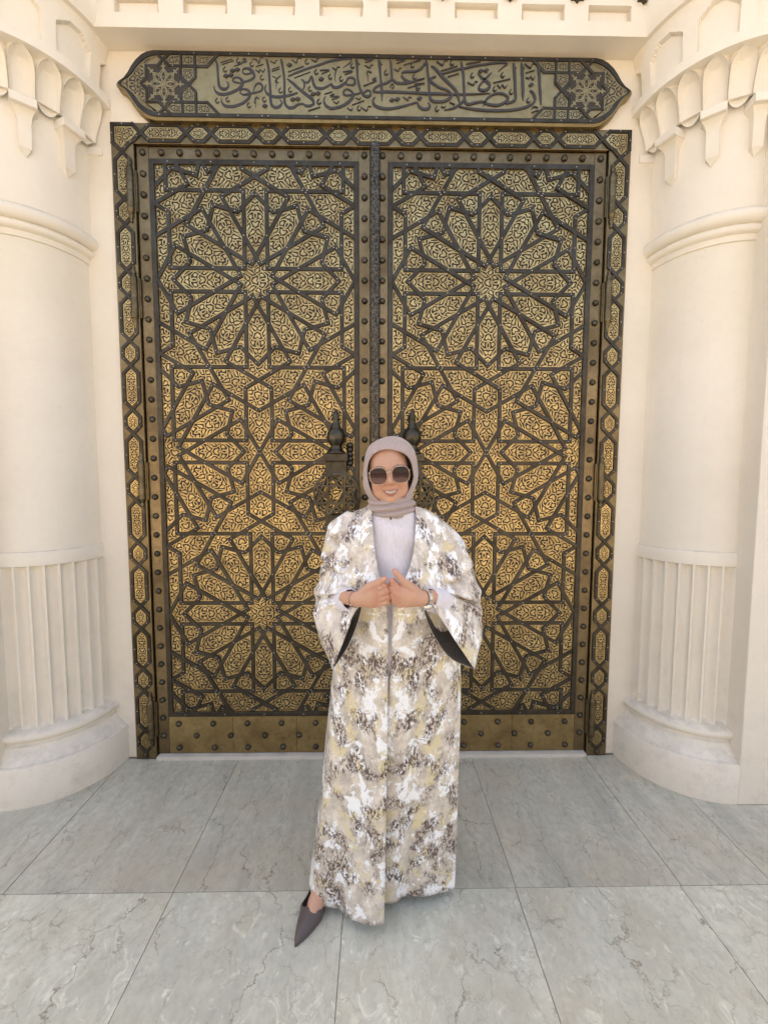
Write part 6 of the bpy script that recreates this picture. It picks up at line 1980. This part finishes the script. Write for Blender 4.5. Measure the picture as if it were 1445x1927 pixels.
spec = [(0.05, -0.022, 0.985), (0.0, -0.006, 1.0), (0.03, 0.002, 1.0), (0.12, 0.006, 1.0), (0.25, 0.010, 1.0), (0.42, 0.013, 1.0), (0.6, 0.014, 1.0), (0.76, 0.012, 1.0), (0.88, 0.007, 1.0), (0.97, 0.001, 1.0),
        (1.0, -0.012, 1.0), (1.0, -0.03, 0.985), (1.0, -0.055, 0.93), (1.0, -0.075, 0.82), (1.0, -0.088, 0.6), (1.0, -0.094, 0.3), (1.0, -0.096, 0.05)]
G = np.zeros((len(spec), NA, 3))
for i, (t, fa, sh_) in enumerate(spec):
    for j, p in enumerate(mixrow(t, fa, sh_)):
        th = 2 * PI * j / NA
        # drape folds running round the face, stronger on the right side and at the jaw
        side = max(0.0, -math.sin(th)) * 0.8 + max(0, -math.cos(th)) * 0.9 + 0.15
        fold = 0.0058 * side * math.sin(t * 17 + 1.2 * math.sin(2 * th + 0.5)) if 0.05 < t < 0.98 else 0
        edge = 0.0030 * math.sin(7 * th) + 0.002 * math.sin(13 * th + 1) if t < 0.15 else 0
        w = fp(p[0], p[1], p[2] + fold + edge)
        G[i, j] = w
scarf = grid_obj('headscarf', G, M['scarf'], woman, closed=True, thick=0.002, subd=1)
# folds wrapped round the neck
NB, NV = 96, 60
G = np.zeros((NV, NB, 3))
for i in range(NV):
    v = i / (NV - 1)
    for j in range(NB):
        th = 2 * PI * j / NB
        sx_, cy_ = math.sin(th), math.cos(th)
        frontness = max(0.0, cy_)
        sag = -0.006 * frontness * (1 - (sx_ - 0.1) ** 2) * (0.3 + v)
        u = -0.078 - 0.062 * v + sag + 0.012 * (1 - frontness) * (1 - v)
        w = 3.0 * v + 0.35 * sx_ + 0.18 * math.sin(2 * th + 0.6)
        ridge = abs(math.sin(w * PI))
        r = 0.052 + 0.018 * math.sin(min(1.0, v * 1.6) * PI / 2) + 0.0125 * ridge ** 0.7 - 0.010 * max(0, v - 0.88) / 0.12
        G[i, j] = (HO[0] + 0.0105 + (r + 0.006) * sx_, HO[1] + 0.006 - (r + 0.013) * cy_, HO[2] + u)
grid_obj('neck_wrap', G, M['scarf'], scarf, closed=True, subd=1)
MB().lathe((0.0665, -0.9085, 1.4355), [(0.0005, 0.003), (0.004, 0.002), (0.0045, -0.001), (0.002, -0.003), (0.0005, -0.0032)], 10, 'y').build('brooch', M['hinge'], scarf, smooth=True)

# ------------------------------------------------------------------ sunglasses
m, nt, b = new_mat('tinted_lens')
sepz = nd(nt, 'ShaderNodeSeparateXYZ')
lk(nt, nd(nt, 'ShaderNodeNewGeometry').outputs['Position'], sepz.inputs[0])
mr = nd(nt, 'ShaderNodeMapRange')
mr.inputs[1].default_value = 1.555
mr.inputs[2].default_value = 1.605
lk(nt, sepz.outputs[2], mr.inputs[0])
lk(nt, ramp(nt, mr.outputs[0], [(0, (0.13, 0.058, 0.046)), (0.5, (0.045, 0.022, 0.019)), (1, (0.016, 0.011, 0.010))]), b.inputs['Base Color'])
b.inputs['Roughness'].default_value = 0.04
b.inputs['Specular IOR Level'].default_value = 0.25
M['lens'] = m
M['gold_wire'] = make_brass('gold_wire', (0.85, 0.66, 0.48), (0.75, 0.56, 0.38), 0.22, 0.3, 40)


def lens_curve(s, n=40, k=1.0):
    out = []
    for i in range(n):
        t = 2 * PI * i / n
        ct, st = math.cos(t), math.sin(t)
        q = (abs(ct) ** 2.8 + abs(st) ** 2.8) ** (-1 / 2.8)
        x, u = 0.0290 * ct * q * k, 0.0258 * st * q * k
        u += 0.0015 * (1 - (x / 0.03) ** 2) * (1 if st > 0 else -1)
        xx = s * 0.0370 + x
        f = 0.1010 - 0.006 * (abs(xx) / 0.06) ** 2
        out.append((xx, u - 0.003, f))
    return out


glasses = None
fm = MB()
for s in (-1, 1):
    c = [head_world(*p) for p in lens_curve(s)]
    fm.tube(c + [c[0], c[1]], 0.0007, 6)
fm.tube([head_world(*p) for p in ((-0.0085, 0.006, 0.1005), (-0.004, 0.0085, 0.1015), (0.004, 0.0085, 0.1015), (0.0085, 0.006, 0.1005))], 0.0012, 6)
for s in (-1, 1):
    fm.tube([head_world(*p) for p in ((s * 0.0650, 0.009, 0.0945), (s * 0.0685, 0.010, 0.088), (s * 0.0700, 0.010, 0.04), (s * 0.0700, 0.006, 0.0))], 0.0015, 6)
glasses = fm.build('sunglasses', M['gold_wire'], woman, smooth=True)
for s in (-1, 1):
    n = 40
    rings = []
    for k in (0.97, 0.8, 0.55, 0.3, 0.02):
        rings.append([head_world(p[0], p[1], p[2] + 0.0022 * (1 - k * k)) for p in lens_curve(s, n, k)])
    MB().loft(rings, True, False, True).build('lens', M['lens'], glasses, smooth=True)

# ------------------------------------------------------------------ jewellery
M['silver'] = make_brass('watch_steel', (0.72, 0.70, 0.67), (0.6, 0.57, 0.52), 0.18, 0.32, 40)


def ring_pts(c, ax_v, r, n, flat=1.0):
    ax_v = Vector(ax_v).normalized()
    a = ax_v.cross(Vector((0, 1, 0))).normalized()
    b_ = ax_v.cross(a).normalized()
    return [(Vector(c) + a * math.cos(2 * PI * i / n) * r + b_ * math.sin(2 * PI * i / n) * r * flat) for i in range(n)], a, b_


wc = hw(1172, 572, -30)
wax = hw(1330, 600, -190) - hw(1130, 566, -4)
watch = None
m = MB()
pts, a_, b_ = ring_pts(wc, wax, 0.0262, 36)
axn = Vector(wax).normalized()
rings = []
for i in range(36):
    o = (pts[i] - Vector(wc)).normalized()
    g = 0.0006 if i % 2 else 0.0
    rings.append([tuple(pts[i] + axn * x + o * y) for x, y in ((-0.008, 0), (-0.008, 0.0024 - g), (-0.003, 0.0032 - g), (0.003, 0.0032 - g), (0.008, 0.0024 - g), (0.008, 0))])
rings.append(rings[0])
m.loft(rings)
watch = m.build('wristwatch', M['silver'], woman, auto=0.4)
dv = (Vector((0, -0.75, -1.0)) - axn * Vector((0, -0.75, -1.0)).dot(axn)).normalized()
dc = Vector(wc) + dv * 0.0290
sd = dv.cross(axn).normalized()


def disc(r, h0, h1, n=24):
    rr = []
    for rad, hh in ((r, h0), (r, h1 * 0.8), (r * 0.93, h1), (0.0003, h1)):
        rr.append([tuple(dc + dv * hh + (axn * math.cos(2 * PI * i / n) + sd * math.sin(2 * PI * i / n)) * rad) for i in range(n)])
    return MB().loft(rr)


disc(0.0165, -0.004, 0.005).build('watch_case', M['silver'], watch, smooth=True)
disc(0.0138, 0.004, 0.0058).build('watch_dial', plain('pale_dial', (0.62, 0.57, 0.55), 0.25), watch, smooth=True)
pts, _, _ = ring_pts(hw(206, 582, -30), hw(60, 610, -190) - hw(225, 578, -4), 0.0242, 24)
br = MB().tube([tuple(p) for p in pts] + [tuple(pts[0]), tuple(pts[1])], 0.0011, 5).build('bracelet', M['bronze'], woman, smooth=True)
for i in range(24):
    if pts[i].z < hw(206, 640)[2]:
        MB().lathe(tuple(pts[i]), [(0.0003, -0.0034), (0.0026, -0.002), (0.0034, 0), (0.0026, 0.002), (0.0003, 0.0034)], 8).build('bead', M['bronze'] if i % 2 else M['silver'], br, smooth=True)
pts, _, _ = ring_pts(hw(545, 404, 22), hw(592, 380, 26) - hw(475, 440, 16), 0.0119, 24)
MB().tube([tuple(p) for p in pts] + [tuple(pts[0]), tuple(pts[1])], 0.0011, 6).build('finger_ring', M['silver'], woman, smooth=True)

# ------------------------------------------------------------------ pointed shoes
M['leather'] = make_cloth('taupe_leather', (0.105, 0.078, 0.074), (0.085, 0.062, 0.058), 0.38, 500)
M['leather'].node_tree.nodes['Principled BSDF'].inputs['Sheen Weight'].default_value = 0.0


def shoe(toe, heel):
    toe, heel = Vector(toe), Vector(heel)
    d = (heel - toe)
    L = d.length
    d.normalize()
    s = Vector((-d.y, d.x, 0))
    prof = [(0.0, 0.002, 0.010, 0.003), (0.012, 0.010, 0.019, 0.003), (0.04, 0.0225, 0.032, 0.003), (0.075, 0.034, 0.043, 0.004), (0.100, 0.0405, 0.050, 0.006), (0.115, 0.0425, 0.046, 0.009), (0.14, 0.040, 0.044, 0.018), (0.18, 0.034, 0.062, 0.034), (0.215, 0.032, 0.082, 0.045), (0.238, 0.026, 0.090, 0.050), (0.248, 0.010, 0.088, 0.052)]
    P = catmull(np.array(prof), 40)
    rings = []
    for q, w, h, zb in P:
        q = q * L / 0.248
        ring = []
        open_ = q > 0.098
        for j in range(25):
            t = PI * j / 24
            x = math.cos(t)
            zt = math.sin(t) ** (0.75)
            if open_:
                x = math.copysign(abs(math.cos(t)) ** 0.35, math.cos(t)) if j != 12 else 0
                zt = math.sin(t) ** 0.6 if abs(math.cos(t)) > 0.55 else 0.10
            ring.append(tuple(toe + d * q + s * (w * x) + Vector((0, 0, zb + (h - zb) * zt))))
        ring += [tuple(toe + d * q + s * (w * k * 0.9) + Vector((0, 0, zb - 0.002))) for k in (-1, -0.33, 0.33, 1)]
        rings.append(ring)
    m = MB().loft(rings, True, True, True)
    o = m.build('shoe', M['leather'], woman, auto=0.9)
    hc = toe + d * (L * 0.93)
    MB().lathe((hc.x, hc.y, 0), [(0.0045, 0.0), (0.005, 0.003), (0.006, 0.02), (0.014, 0.05)], 12).build('heel', M['leather'], o, smooth=True)


shoe((-0.252, -0.996, 0.0), (-0.165, -0.772, 0.0))
shoe((0.160, -0.80, 0.0), (0.140, -0.565, 0.0))
